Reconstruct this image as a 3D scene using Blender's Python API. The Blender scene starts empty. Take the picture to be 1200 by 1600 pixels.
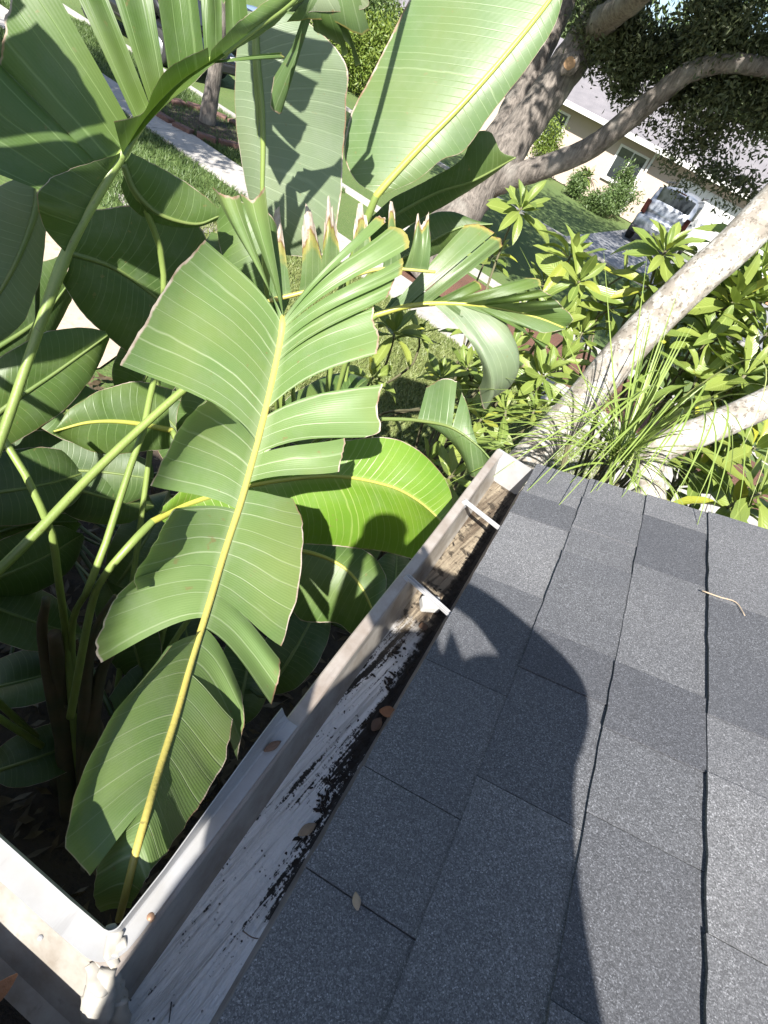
import bpy, bmesh, math, random
import numpy as np
from mathutils import Vector, Matrix, noise as mnoise

random.seed(7); rng = np.random.default_rng(7)
SC = bpy.context.scene
COL = SC.collection

# ------------------------------------------------------------------ camera
F, CX, CY = 820.0, 600.0, 800.0            # focal length and centre of the 1200x1600 photograph
CAM = np.array([0.0, 0.0, 2.95])           # phone held about 0.75 m above the eave
_th = math.radians(27.0)
_n = np.array([math.sin(_th), -math.cos(_th)])
_v = np.array([1110 - CX, 253 - CY])       # vanishing point of the eave
_p = math.atan((_v @ _n) / F)
_up = np.array([_n[0] * math.cos(_p), _n[1] * math.cos(_p), -math.sin(_p)])
_Y = np.array([_v[0], _v[1], F]); _Y /= np.linalg.norm(_Y)
_up -= _Y * (_up @ _Y); _up /= np.linalg.norm(_up)
R = np.stack([np.cross(_Y, _up), _Y, _up])  # camera axes -> world

cam_d = bpy.data.cameras.new('camera'); cam = bpy.data.objects.new('camera', cam_d); COL.objects.link(cam)
_x, _yy, _z = R @ [1, 0, 0], R @ [0, -1, 0], R @ [0, 0, -1]
cam.matrix_world = Matrix(((_x[0], _yy[0], _z[0], CAM[0]), (_x[1], _yy[1], _z[1], CAM[1]), (_x[2], _yy[2], _z[2], CAM[2]), (0, 0, 0, 1)))
cam_d.sensor_fit = 'VERTICAL'; cam_d.sensor_height = 36.0; cam_d.lens = F / 1600 * 36
cam_d.clip_start = 0.02; cam_d.clip_end = 2000
SC.camera = cam

def ray(px, py):
    v = np.array([px - CX, py - CY, F]); return R @ (v / np.linalg.norm(v))
def P(px, py, d): return CAM + ray(px, py) * d                 # a point d metres from where the photographer stood
def G(px, py, z=0.0):
    r = ray(px, py); return CAM + r * ((z - CAM[2]) / r[2])    # a point on the ground
def proj(p):
    c = R.T @ (np.asarray(p) - CAM); return CX + F * c[0] / c[2], CY + F * c[1] / c[2]

# ------------------------------------------------------------------ light
SD = ray(605, 835)                                              # the way the sunlight travels
sun_d = bpy.data.lights.new('sun', 'SUN'); sun = bpy.data.objects.new('sun', sun_d); COL.objects.link(sun)
sun_d.energy = 4.9; sun_d.angle = math.radians(0.53); sun_d.color = (1.0, 0.965, 0.90)
sun.rotation_euler = Vector(SD).to_track_quat('-Z', 'Y').to_euler()
sun.location = (0, -5, 12)
W = bpy.data.worlds.new('World'); SC.world = W; W.use_nodes = True
nt = W.node_tree; nt.nodes.clear()
sky = nt.nodes.new('ShaderNodeTexSky'); sky.sky_type = 'NISHITA'; sky.sun_disc = False
sky.sun_elevation = math.asin(-SD[2]); sky.sun_rotation = math.atan2(-SD[0], -SD[1])
bg = nt.nodes.new('ShaderNodeBackground'); bg.inputs[1].default_value = 0.078
out = nt.nodes.new('ShaderNodeOutputWorld')
nt.links.new(sky.outputs[0], bg.inputs[0]); nt.links.new(bg.outputs[0], out.inputs[0])
SC.view_settings.view_transform = 'Standard'; SC.view_settings.look = 'None'
SC.view_settings.exposure = 1.33; SC.view_settings.gamma = 1.0
SC.render.engine = 'CYCLES'
SC.cycles.use_denoising = True; SC.cycles.max_bounces = 8; SC.cycles.transparent_max_bounces = 8

# ------------------------------------------------------------------ node helpers
class NT:
    def __init__(s, name):
        s.m = bpy.data.materials.new(name); s.m.use_nodes = True; s.t = s.m.node_tree
        s.t.nodes.clear(); s.o = s.n('OutputMaterial')
    def n(s, typ, **kw):
        nd = s.t.nodes.new('ShaderNode' + typ)
        for k, v in kw.items(): setattr(nd, k, v)
        return nd
    def set(s, sock, v):
        if hasattr(v, 'is_output') or isinstance(v, bpy.types.NodeSocket): s.t.links.new(v, sock)
        elif isinstance(v, (tuple, list)) and len(v) == 3 and sock.type == 'RGBA': sock.default_value = (*v, 1)
        else: sock.default_value = v
    def math(s, op, a, b=0.0, c=0.0, clamp=False):
        nd = s.n('Math', operation=op, use_clamp=clamp)
        s.set(nd.inputs[0], a); s.set(nd.inputs[1], b); s.set(nd.inputs[2], c); return nd.outputs[0]
    def vm(s, op, a, b):
        nd = s.n('VectorMath', operation=op); s.set(nd.inputs[0], a); s.set(nd.inputs[1], b); return nd.outputs[0]
    def mix(s, f, a, b, bt='MIX'):
        nd = s.n('Mix', data_type='RGBA', blend_type=bt)
        s.set(nd.inputs[0], f); s.set(nd.inputs[6], a); s.set(nd.inputs[7], b); return nd.outputs[2]
    def ramp(s, f, stops, interp='LINEAR'):
        nd = s.n('ValToRGB'); cr = nd.color_ramp; cr.interpolation = interp
        while len(cr.elements) > 1: cr.elements.remove(cr.elements[-1])
        for i, (p, c) in enumerate(stops):
            e = cr.elements[0] if i == 0 else cr.elements.new(p)
            e.position = p; e.color = (c, c, c, 1) if not isinstance(c, tuple) else (*c, 1)
        s.set(nd.inputs[0], f); return nd.outputs[0]
    def noise(s, vec, scale, detail=3, rough=.55, dist=0.0, out=0):
        nd = s.n('TexNoise'); s.set(nd.inputs['Vector'], vec) if vec is not None else None
        nd.inputs['Scale'].default_value = scale; nd.inputs['Detail'].default_value = detail
        nd.inputs['Roughness'].default_value = rough; nd.inputs['Distortion'].default_value = dist
        return nd.outputs[out]
    def voro(s, vec, scale, feature='F1', out='Color', rand=1.0):
        nd = s.n('TexVoronoi', feature=feature); s.set(nd.inputs['Vector'], vec)
        nd.inputs['Scale'].default_value = scale; nd.inputs['Randomness'].default_value = rand
        return nd.outputs[out]
    def pos(s): return s.n('NewGeometry').outputs['Position']
    def objc(s): return s.n('TexCoord').outputs['Object']
    def uv(s): return s.n('TexCoord').outputs['UV']
    def rand(s): return s.n('ObjectInfo').outputs['Random']
    def sep(s, v): nd = s.n('SeparateXYZ'); s.set(nd.inputs[0], v); return nd.outputs
    def scale(s, v, k): return s.vm('MULTIPLY', v, k)
    def bump(s, h, strength=.3, dist=.01):
        nd = s.n('Bump'); s.set(nd.inputs['Height'], h); nd.inputs['Strength'].default_value = strength
        nd.inputs['Distance'].default_value = dist; return nd.outputs[0]
    def pbsdf(s, color, rough=.6, normal=None, metal=0.0, spec=.5, **kw):
        nd = s.n('BsdfPrincipled'); s.set(nd.inputs['Base Color'], color); s.set(nd.inputs['Roughness'], rough)
        s.set(nd.inputs['Metallic'], metal); s.set(nd.inputs['Specular IOR Level'], spec)
        if normal is not None: s.set(nd.inputs['Normal'], normal)
        for k, v in kw.items(): s.set(nd.inputs[k], v)
        return nd.outputs[0]
    def done(s, sh): s.t.links.new(sh, s.o.inputs[0]); return s.m

M = {}
def plain(name, c, rough=.6, metal=0.0, var=.12, scale=6.0, bump=0.0, spec=.5):
    t = NT(name); p = t.pos(); nz = t.noise(p, scale, 4)
    col = t.mix(nz, tuple(x * (1 - var) for x in c), tuple(min(1, x * (1 + var)) for x in c))
    b = t.bump(t.noise(p, scale * 8, 3), bump, .01) if bump else None
    M[name] = t.done(t.pbsdf(col, rough, b, metal, spec)); return M[name]

def leaf_mat(name, base, dark, vein, spacing=.03, veinw=.09, rough=.38, trans=.22, under=None, tint=(.16, .30, .02)):
    """broad blade: veins run from the midrib (uv.x = metres along it, uv.y = 0 midrib .. 1 edge)"""
    t = NT(name); s = t.sep(t.uv()); u, v = s[0], s[1]; p = t.pos()
    cx_ = t.n('CombineXYZ'); t.set(cx_.inputs[0], u)
    wob = t.math('ADD', t.math('MULTIPLY', t.noise(p, 9, 2), .3), t.math('MULTIPLY', t.noise(cx_.outputs[0], 24, 2), 1.6))
    ph = t.math('FRACT', t.math('ADD', t.math('DIVIDE', u, spacing), wob))
    d = t.math('ABSOLUTE', t.math('SUBTRACT', ph, .5))
    sel = t.noise(t.math('FLOOR', t.math('ADD', t.math('DIVIDE', u, spacing), wob)), 3.7, 0)
    line = t.math('SUBTRACT', 1.0, t.math('DIVIDE', d, veinw * .5), clamp=True)
    line = t.math('MULTIPLY', line, t.ramp(sel, [(.35, .6), (.6, 1.0)]))
    fine = t.math('SINE', t.math('MULTIPLY', u, 6.283 / spacing * 7))
    big = t.noise(p, 5, 3)
    col = t.mix(t.ramp(big, [(.3, 0.0), (.72, 1.0)]), dark, base)
    col = t.mix(t.math('MULTIPLY_ADD', fine, .07, .07), col, tuple(x * .8 for x in dark))
    col = t.mix(t.ramp(v, [(0.0, .4), (.10, 0.0)]), col, vein)
    col = t.mix(t.math('MULTIPLY', line, t.ramp(v, [(.0, .85), (.9, .5)])), col, vein)
    dust = t.math('MULTIPLY', t.ramp(t.noise(p, 11, 5, .7), [(.48, 0.0), (.72, 1.0)]), .28)
    col = t.mix(dust, col, tuple(.6 * k + .12 for k in base))
    olive = t.math('MULTIPLY', t.ramp(t.noise(p, 3.2, 2), [(.5, 0.0), (.7, 1.0)]), .35)
    col = t.mix(olive, col, (base[0] * 1.35, base[1] * 1.05, base[2] * .8))
    spots = t.ramp(t.noise(p, 55, 3), [(.66, 0.0), (.72, .7)])
    col = t.mix(t.math('MULTIPLY', spots, t.ramp(t.noise(p, 6, 1), [(.46, 0.0), (.62, 1.0)])), col, (.19, .15, .06))
    edge = t.ramp(t.math('ADD', v, t.math('MULTIPLY', t.math('SUBTRACT', t.noise(p, 40, 2), .5), .03)), [(.980, 0.0), (.990, 1.0)])
    col = t.mix(edge, col, t.mix(t.ramp(t.noise(p, 14, 3), [(.4, 0.0), (.6, 1.0)]), (.55, .46, .39), (.24, .15, .09)))
    dry = t.n('Attribute', attribute_name='dry').outputs['Fac']
    dn = t.math('ADD', dry, t.math('MULTIPLY', t.math('SUBTRACT', t.noise(p, 60, 3), .5), .35))
    col = t.mix(t.ramp(dn, [(.25, 0.0), (.42, 1.0)]), col, (.27, .25, .07))
    col = t.mix(t.ramp(dn, [(.5, 0.0), (.56, .8)]), col, (.17, .075, .03))
    col = t.mix(t.ramp(dn, [(.57, 0.0), (.66, 1.0)]), col, t.mix(t.noise(p, 70, 3), (.30, .22, .16), (.62, .55, .48)))
    h = t.math('ADD', t.math('MULTIPLY', fine, .12), t.math('MULTIPLY', line, -1.0))
    h = t.math('ADD', h, t.math('MULTIPLY', t.noise(p, 25, 2), .8))
    b = t.bump(h, .35, .0016)
    bs = t.pbsdf(col, t.math('MULTIPLY_ADD', big, .2, rough - .1), b, spec=.45)
    tr = t.n('BsdfTranslucent'); t.set(tr.inputs[0], t.mix(.5, col, tint))
    mx = t.n('MixShader'); mx.inputs[0].default_value = trans
    t.t.links.new(bs, mx.inputs[1]); t.t.links.new(tr.outputs[0], mx.inputs[2])
    M[name] = t.done(mx.outputs[0]); return M[name]

leaf_mat('blade_main', (.165, .240, .080), (.122, .200, .063), (.41, .47, .29), .034, .12, .42, .18)
leaf_mat('blade_lime', (.16, .285, .03), (.12, .235, .025), (.40, .46, .16), .022, .14, .34, .25)
leaf_mat('blade_pale', (.125, .195, .075), (.10, .165, .055), (.30, .37, .20), .026, .12, .36, .2)
leaf_mat('blade_grey', (.185, .235, .135), (.15, .20, .11), (.27, .33, .20), .022, .16, .45, .12)
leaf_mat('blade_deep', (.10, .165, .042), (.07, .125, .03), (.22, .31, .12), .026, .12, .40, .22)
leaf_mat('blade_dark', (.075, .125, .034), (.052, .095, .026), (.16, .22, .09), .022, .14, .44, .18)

def stalk_mat(name, c1, c2, rough=.4):
    t = NT(name); p = t.pos(); nz = t.noise(p, 7, 3)
    col = t.mix(t.ramp(nz, [(.3, 0.0), (.7, 1.0)]), c1, c2)
    col = t.mix(t.ramp(t.noise(p, 90, 2), [(.68, 0.0), (.75, .6)]), col, (.12, .10, .04))
    M[name] = t.done(t.pbsdf(col, rough, t.bump(t.noise(t.scale(p, (60, 60, 8)), 3, 2), .2, .003)))
stalk_mat('midrib', (.50, .40, .10), (.42, .40, .11))
stalk_mat('midrib_lime', (.42, .40, .07), (.33, .36, .08))
stalk_mat('midrib_dark', (.12, .18, .05), (.16, .20, .06))
stalk_mat('petiole', (.17, .23, .06), (.22, .29, .075))
stalk_mat('petiole_dark', (.05, .085, .03), (.08, .11, .04))
stalk_mat('sheath', (.05, .06, .03), (.12, .08, .05), .7)
stalk_mat('twig_green', (.10, .09, .05), (.16, .15, .08), .7)

def shrub_mat(name, a, b, c):
    t = NT(name); s = t.sep(t.uv()); x = t.math('ABSOLUTE', t.math('SUBTRACT', s[0], .5)); p = t.pos()
    r = t.rand()
    col = t.mix(r, a, b)
    col = t.mix(t.ramp(r, [(.90, 0.0), (.99, .8)]), col, c)
    rib = t.ramp(x, [(.015, .8), (.05, 0.0)])
    side = t.math('SINE', t.math('MULTIPLY', t.math('SUBTRACT', s[1], t.math('MULTIPLY', x, .5)), 95))
    col = t.mix(t.math('MULTIPLY_ADD', side, .10, .10), col, tuple(k * 1.6 for k in a))
    col = t.mix(rib, col, (.30, .36, .10))
    bs = t.pbsdf(col, .33, t.bump(t.math('ADD', side, t.noise(p, 40, 2)), .25, .002), spec=.5)
    tr = t.n('BsdfTranslucent'); t.set(tr.inputs[0], t.mix(.5, col, (.20, .32, .02)))
    mx = t.n('MixShader'); mx.inputs[0].default_value = .22
    t.t.links.new(bs, mx.inputs[1]); t.t.links.new(tr.outputs[0], mx.inputs[2])
    M[name] = t.done(mx.outputs[0])
shrub_mat('shrub_leaf', (.14, .20, .045), (.25, .295, .065), (.42, .40, .04))
shrub_mat('grass_blade', (.17, .25, .045), (.26, .33, .10), (.40, .40, .18))

def foliage_mat(name, a, b, c=None, trans=.2):
    t = NT(name); p = t.pos()
    col = t.mix(t.ramp(t.noise(p, 2.3, 3), [(.3, 0.0), (.7, 1.0)]), a, b)
    col = t.mix(t.ramp(t.noise(p, 23, 1), [(.4, 0.0), (.75, .7)]), col, c or b)
    bs = t.pbsdf(col, .5); tr = t.n('BsdfTranslucent'); t.set(tr.inputs[0], col)
    mx = t.n('MixShader'); mx.inputs[0].default_value = trans
    t.t.links.new(bs, mx.inputs[1]); t.t.links.new(tr.outputs[0], mx.inputs[2])
    M[name] = t.done(mx.outputs[0])
foliage_mat('oak_leaf', (.05, .065, .028), (.085, .105, .045), (.15, .17, .08), .3)
foliage_mat('hedge_leaf', (.07, .13, .02), (.14, .21, .03), (.26, .28, .04))
foliage_mat('far_tree_leaf', (.05, .085, .025), (.09, .13, .04), (.12, .16, .05))
foliage_mat('bush_leaf', (.06, .11, .03), (.10, .16, .045), (.17, .22, .07))
foliage_mat('litter', (.07, .05, .03), (.12, .09, .05), (.20, .15, .09))
foliage_mat('turf_blade', (.13, .18, .045), (.21, .25, .08), (.30, .31, .13))

# shingle granules
t = NT('shingle'); p = t.pos(); r = t.rand()
base = t.ramp(r, [(0.0, (.072, .074, .083)), (.3, (.100, .102, .110)), (.62, (.122, .123, .130)), (1.0, (.152, .152, .158))])
g1 = t.sep(t.voro(p, 640))[0]; g2 = t.sep(t.voro(p, 1100))[1]
gr = t.ramp(t.math('MULTIPLY_ADD', g1, .6, t.math('MULTIPLY', g2, .4)), [(.12, .50), (.45, .90), (.68, 1.2), (.86, 1.9), (.97, 3.0)])
col = t.mix(1.0, base, gr, 'MULTIPLY')
col = t.mix(t.ramp(t.noise(p, 3.2, 4), [(.33, .4), (.62, 0.0)]), col, (.06, .063, .075))
col = t.mix(t.ramp(t.noise(p, 1.1, 2), [(.5, 0.0), (.8, .14)]), col, (.24, .23, .22))
M['shingle'] = t.done(t.pbsdf(col, .82, t.bump(t.math('ADD', g1, t.math('MULTIPLY', g2, .5)), .55, .0012), spec=.35))

# gutter metal: dirty white paint
def gutter_paint(name, c, dirt, amt):
    t = NT(name); p = t.pos()
    n1 = t.noise(p, 14, 5, .65); n2 = t.noise(t.scale(p, (40, 4, 40)), 1.6, 4, .6)
    f = t.math('MULTIPLY', t.ramp(n1, [(.38, 0.0), (.75, 1.0)]), amt)
    col = t.mix(f, c, dirt)
    col = t.mix(t.ramp(n2, [(.60, 0.0), (.82, amt * .8)]), col, tuple(x * .5 for x in dirt))
    spec = t.ramp(t.voro(p, 55, 'F1', 'Distance'), [(.05, .7), (.09, 0.0)])
    spec = t.math('MULTIPLY', spec, t.ramp(t.noise(p, 9, 2), [(.55, 0.0), (.65, 1.0)]))
    col = t.mix(spec, col, (.06, .05, .045))
    M[name] = t.done(t.pbsdf(col, .42, t.bump(n1, .15, .002)))
gutter_paint('gutter_paint', (.36, .325, .295), (.21, .165, .13), .9)
gutter_paint('gutter_inside', (.34, .32, .29), (.16, .13, .10), .95)
gutter_paint('guard_paint', (.345, .345, .35), (.25, .235, .21), .6)
gutter_paint('hanger_metal', (.36, .36, .37), (.24, .23, .22), .5)
gutter_paint('sealant', (.42, .40, .36), (.22, .18, .12), .7)
# gutter floor: brushed white sealant, black mould near, brown silt far
t = NT('gutter_floor'); p = t.pos(); s = t.sep(p)
sk = t.n('VectorRotate', rotation_type='Z_AXIS'); t.set(sk.inputs['Vector'], p); sk.inputs['Angle'].default_value = .16
def streak(k, sc, det, ro, dist=.6, ky=1.6): return t.noise(t.scale(sk.outputs[0], (k, ky, k)), sc, det, ro, dist)
a = streak(22, 1.7, 8, .66); b_ = streak(46, 1.6, 5, .65, .3); c_ = t.noise(p, 90, 4, .6); fine = streak(110, 1.4, 4, .6, .2, 4)
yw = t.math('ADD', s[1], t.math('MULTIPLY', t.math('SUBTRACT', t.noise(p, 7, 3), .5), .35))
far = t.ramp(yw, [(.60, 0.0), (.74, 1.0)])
white = t.mix(t.ramp(b_, [(.36, 0.0), (.60, 1.0)]), (.76, .755, .745), (.90, .90, .895))
white = t.mix(t.ramp(fine, [(.54, 0.0), (.62, .6)]), white, (.45, .44, .42))
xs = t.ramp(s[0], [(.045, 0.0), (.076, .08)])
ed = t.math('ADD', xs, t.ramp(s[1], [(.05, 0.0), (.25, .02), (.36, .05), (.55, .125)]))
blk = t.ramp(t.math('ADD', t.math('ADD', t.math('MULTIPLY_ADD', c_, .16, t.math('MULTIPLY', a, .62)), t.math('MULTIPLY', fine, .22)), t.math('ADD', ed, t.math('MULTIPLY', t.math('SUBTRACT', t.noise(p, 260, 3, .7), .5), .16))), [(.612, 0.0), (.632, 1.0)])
spk = t.math('MULTIPLY', t.ramp(t.voro(p, 150, 'F1', 'Distance'), [(.16, 1.0), (.24, 0.0)]), t.ramp(t.noise(p, 26, 4, .7), [(.52, 0.0), (.60, 1.0)]))
blk = t.math('MAXIMUM', blk, spk)
near = t.mix(blk, white, t.mix(t.noise(p, 140, 2), (.012, .011, .010), (.05, .042, .036)))
brown = t.mix(t.ramp(a, [(.40, 0.0), (.56, 1.0)]), (.085, .06, .04), (.34, .28, .20))
brown = t.mix(t.ramp(fine, [(.5, 0.0), (.62, .7)]), brown, (.15, .11, .075))
brown = t.mix(t.ramp(t.noise(p, 45, 4), [(.54, 0.0), (.62, .8)]), brown, (.03, .022, .015))
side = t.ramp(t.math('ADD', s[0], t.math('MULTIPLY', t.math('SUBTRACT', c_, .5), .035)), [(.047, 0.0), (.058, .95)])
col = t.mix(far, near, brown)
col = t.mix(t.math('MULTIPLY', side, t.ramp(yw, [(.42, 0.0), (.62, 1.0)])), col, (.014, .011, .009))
rust = t.ramp(t.math('ADD', s[1], t.math('MULTIPLY', c_, .12)), [(1.28, 0.0), (1.33, .7)])
col = t.mix(rust, col, (.25, .16, .08))
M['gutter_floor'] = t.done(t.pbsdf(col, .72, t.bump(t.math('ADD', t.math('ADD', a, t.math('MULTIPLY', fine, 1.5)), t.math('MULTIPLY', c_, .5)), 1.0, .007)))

# grounds
def ground_mat(name, a, b, c, s1=.6, s2=14, bump=.5, rough=.9, dist=.02):
    t = NT(name); p = t.pos()
    col = t.mix(t.ramp(t.noise(p, s1, 4), [(.3, 0.0), (.7, 1.0)]), a, b)
    n2 = t.noise(p, s2, 5, .65)
    col = t.mix(t.ramp(n2, [(.5, 0.0), (.68, .85)]), col, c)
    M[name] = t.done(t.pbsdf(col, rough, t.bump(n2, bump, dist)))
ground_mat('soil', (.045, .033, .024), (.075, .055, .038), (.025, .02, .015), 1.2, 22, .9)
ground_mat('mulch', (.15, .07, .045), (.21, .10, .065), (.07, .038, .026), 1.5, 38, 1.0, .95, .04)
ground_mat('gravel', (.30, .27, .25), (.38, .35, .33), (.16, .14, .13), 2, 45, .9)
ground_mat('lawn', (.13, .175, .05), (.19, .22, .075), (.24, .24, .11), .9, 40, .9, .95, .03)
ground_mat('far_lawn', (.075, .13, .03), (.11, .165, .04), (.15, .17, .06), .5, 25, .9, .95, .03)
ground_mat('asphalt', (.075, .075, .078), (.10, .098, .096), (.055, .055, .058), .5, 60, .4)
ground_mat('concrete', (.36, .34, .315), (.44, .415, .385), (.28, .26, .235), .8, 9, .25, .85, .006)
ground_mat('concrete_shade_tint', (.20, .205, .215), (.27, .27, .28), (.16, .16, .17), .7, 8, .25, .85, .006)  # blue-grey of shade painted into the driveway slab colour
ground_mat('paver_beige', (.46, .37, .27), (.55, .45, .34), (.36, .28, .20), 1.5, 12, .4, .9)
ground_mat('brick_edge', (.13, .07, .055), (.18, .10, .08), (.08, .055, .045), 4, 25, .5)

t = NT('oak_bark'); p = t.pos()
q = t.scale(p, (12, 12, 2.6)); n1 = t.noise(q, 1.9, 8, .68, .5); n2 = t.noise(p, 2.0, 3)
col = t.mix(t.ramp(n1, [(.36, 0.0), (.62, 1.0)]), (.07, .06, .052), (.22, .19, .165))
col = t.mix(t.ramp(n2, [(.52, 0.0), (.75, .6)]), col, (.30, .29, .26))
M['oak_bark'] = t.done(t.pbsdf(col, .9, t.bump(n1, .8, .03)))
t = NT('pale_bark'); p = t.pos(); n1 = t.noise(p, 16, 6, .7); n2 = t.noise(p, 4, 3)
col = t.mix(t.ramp(n2, [(.3, 0.0), (.7, 1.0)]), (.23, .20, .165), (.33, .295, .25))
col = t.mix(t.ramp(n1, [(.47, 0.0), (.56, .85)]), col, (.50, .475, .43))
col = t.mix(t.ramp(t.noise(p, 48, 4, .7), [(.55, 0.0), (.64, .85)]), col, (.10, .085, .065))
M['pale_bark'] = t.done(t.pbsdf(col, .85, t.bump(n1, .5, .012)))
plain('cut_wood', (.36, .22, .12), .8, var=.4, scale=30)

# buildings, cars, cloth
plain('stucco', (.47, .38, .32), .85, var=.06, scale=3, bump=.2)
plain('white_trim', (.60, .59, .57), .5, var=.04)
plain('garage_white', (.62, .62, .61), .5, var=.04)
plain('own_wall', (.55, .50, .42), .85, var=.08, bump=.2)
plain('fascia_paint', (.46, .40, .32), .6, var=.2, scale=12)
plain('soffit', (.5, .47, .42), .8)
plain('drip_edge', (.20, .165, .12), .6, var=.4, scale=30)
ground_mat('far_shingle', (.17, .16, .17), (.22, .205, .215), (.14, .13, .14), 2.0, 30, .4)
plain('glass_dark', (.03, .035, .04), .06, var=.2, spec=.8)
plain('window_frame', (.72, .70, .67), .5, var=.03)
plain('paint_silver', (.30, .32, .36), .28, .5, var=.03)
plain('paint_black', (.012, .012, .013), .2, 0, var=.1, spec=.7)
plain('paint_blue', (.22, .30, .42), .25, .3, var=.05)
plain('plastic_dark', (.03, .03, .032), .5, var=.2)
plain('tyre', (.022, .022, .022), .8, var=.2)
plain('rim', (.5, .5, .5), .35, .9, var=.05)
plain('lamp_red', (.03, .006, .006), .2, var=.1)
plain('lamp_white', (.7, .7, .66), .2, var=.1)
plain('plate', (.7, .7, .68), .5, var=.05)
plain('brick_red', (.42, .22, .13), .9, var=.3, scale=8)
plain('skin', (.48, .29, .20), .5, var=.06)
plain('shirt', (.52, .55, .60), .9, var=.12, scale=20, bump=.2)  # pale tone made up, to bounce light into the shaded gutter
plain('trousers', (.07, .075, .09), .9, var=.12, scale=20, bump=.2)
plain('hair', (.035, .025, .018), .6, var=.3, scale=60, bump=.4)
plain('phone_black', (.015, .015, .017), .25)
plain('foam', (.46, .455, .44), .8, var=.05, scale=60, bump=.4)
plain('dead_leaf_tan', (.33, .25, .17), .7, var=.35, scale=40, bump=.3)
plain('dead_leaf_brown', (.13, .075, .045), .6, var=.45, scale=40, bump=.3)
plain('dead_leaf_orange', (.27, .12, .05), .6, var=.3, scale=40, bump=.3)
plain('twig_tan', (.40, .31, .22), .8, var=.25, scale=40)
plain('sludge', (.028, .021, .016), .85, var=.5, scale=50, bump=.8)
plain('screw_rust', (.40, .24, .15), .5, .4, var=.3, scale=200)

# ------------------------------------------------------------------ object helpers
WL = {}                                                         # world location of everything made
def _link(o, name, loc, parent):
    COL.objects.link(o); WL[o.name] = np.array(loc, float)
    if parent is not None:
        o.parent = parent; o.location = Vector(np.array(loc, float) - WL[parent.name])
    else: o.location = Vector(loc)
    return o
def tag(o, label, cat, group=None):
    o['label'] = label; o['category'] = cat
    if group: o['group'] = group
    return o
def structure(o, label=None):
    o['kind'] = 'structure'
    if label: o['label'] = label
    return o
def empty(name, loc, parent=None):
    o = bpy.data.objects.new(name, None); o.empty_display_size = .1
    return _link(o, name, loc, parent)
def mesh(name, V, Fc, mat, parent=None, smooth=True, loc=None, uv=None, dry=None, mats=None, fmat=None):
    """V in world coordinates; the object's origin is loc (default: its parent's place)"""
    V = np.asarray(V, float)
    if loc is None: loc = WL[parent.name] if parent is not None else np.zeros(3)
    me = bpy.data.meshes.new(name); me.from_pydata((V - np.asarray(loc)).tolist(), [], [tuple(f) for f in Fc])
    for m_ in (mats or [mat]): me.materials.append(M[m_])
    if fmat is not None: me.polygons.foreach_set('material_index', fmat)
    me.polygons.foreach_set('use_smooth', [smooth] * len(me.polygons))
    if uv is not None:
        l = me.uv_layers.new(name='UVMap'); idx = np.zeros(len(me.loops), int); me.loops.foreach_get('vertex_index', idx)
        l.data.foreach_set('uv', np.asarray(uv, float)[idx].ravel())
    if dry is not None:
        at = me.attributes.new('dry', 'FLOAT', 'POINT'); at.data.foreach_set('value', np.asarray(dry, float))
    me.update()
    return _link(bpy.data.objects.new(name, me), name, loc, parent)
def share(name, me, mat4, parent):
    o = bpy.data.objects.new(name, me); COL.objects.link(o); o.parent = parent
    w = np.array(mat4.translation); WL[o.name] = w
    m4 = mat4.copy(); m4.translation = Vector(w - WL[parent.name]) if parent else Vector(w)
    o.matrix_local = m4; return o

def box_vf(c, s, ax=None):
    ax = np.eye(3) if ax is None else np.asarray(ax)
    V = [np.asarray(c) + sum(ax[k] * s[k] * .5 * sg[k] for k in range(3)) for sg in [(x, y, z) for z in (-1, 1) for y in (-1, 1) for x in (-1, 1)]]
    return V, [(0, 2, 3, 1), (4, 5, 7, 6), (0, 1, 5, 4), (2, 6, 7, 3), (0, 4, 6, 2), (1, 3, 7, 5)]
def join(parts):
    V, Fc = [], []
    for v, f in parts:
        o = len(V); V += [np.asarray(x) for x in v]; Fc += [tuple(i + o for i in q) for q in f]
    return V, Fc
def box(name, c, s, mat, parent=None, ax=None, bev=0.0, **kw):
    v, f = box_vf(c, s, ax); o = mesh(name, v, f, mat, parent, smooth=False, **kw)
    if bev:
        md = o.modifiers.new('bevel', 'BEVEL'); md.width = bev; md.segments = 2; md.limit_method = 'ANGLE'
    return o
def catmull(pts, n):
    pts = np.asarray(pts, float)
    if len(pts) == 2: return pts[0] + np.linspace(0, 1, n)[:, None] * (pts[1] - pts[0])
    q = np.vstack([2 * pts[0] - pts[1], pts, 2 * pts[-1] - pts[-2]])
    L = np.r_[0, np.cumsum(np.linalg.norm(np.diff(pts[:, :3], axis=0), axis=1))]; L /= L[-1]
    o = []
    for x in np.linspace(0, 1, n):
        i = min(np.searchsorted(L, x, side='right') - 1, len(pts) - 2); i = max(i, 0)
        s = (x - L[i]) / max(L[i + 1] - L[i], 1e-9)
        p0, p1, p2, p3 = q[i], q[i + 1], q[i + 2], q[i + 3]
        o.append(.5 * ((2 * p1) + (p2 - p0) * s + (2 * p0 - 5 * p1 + 4 * p2 - p3) * s * s + (3 * p1 - p0 - 3 * p2 + p3) * s ** 3))
    return np.array(o)
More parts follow.
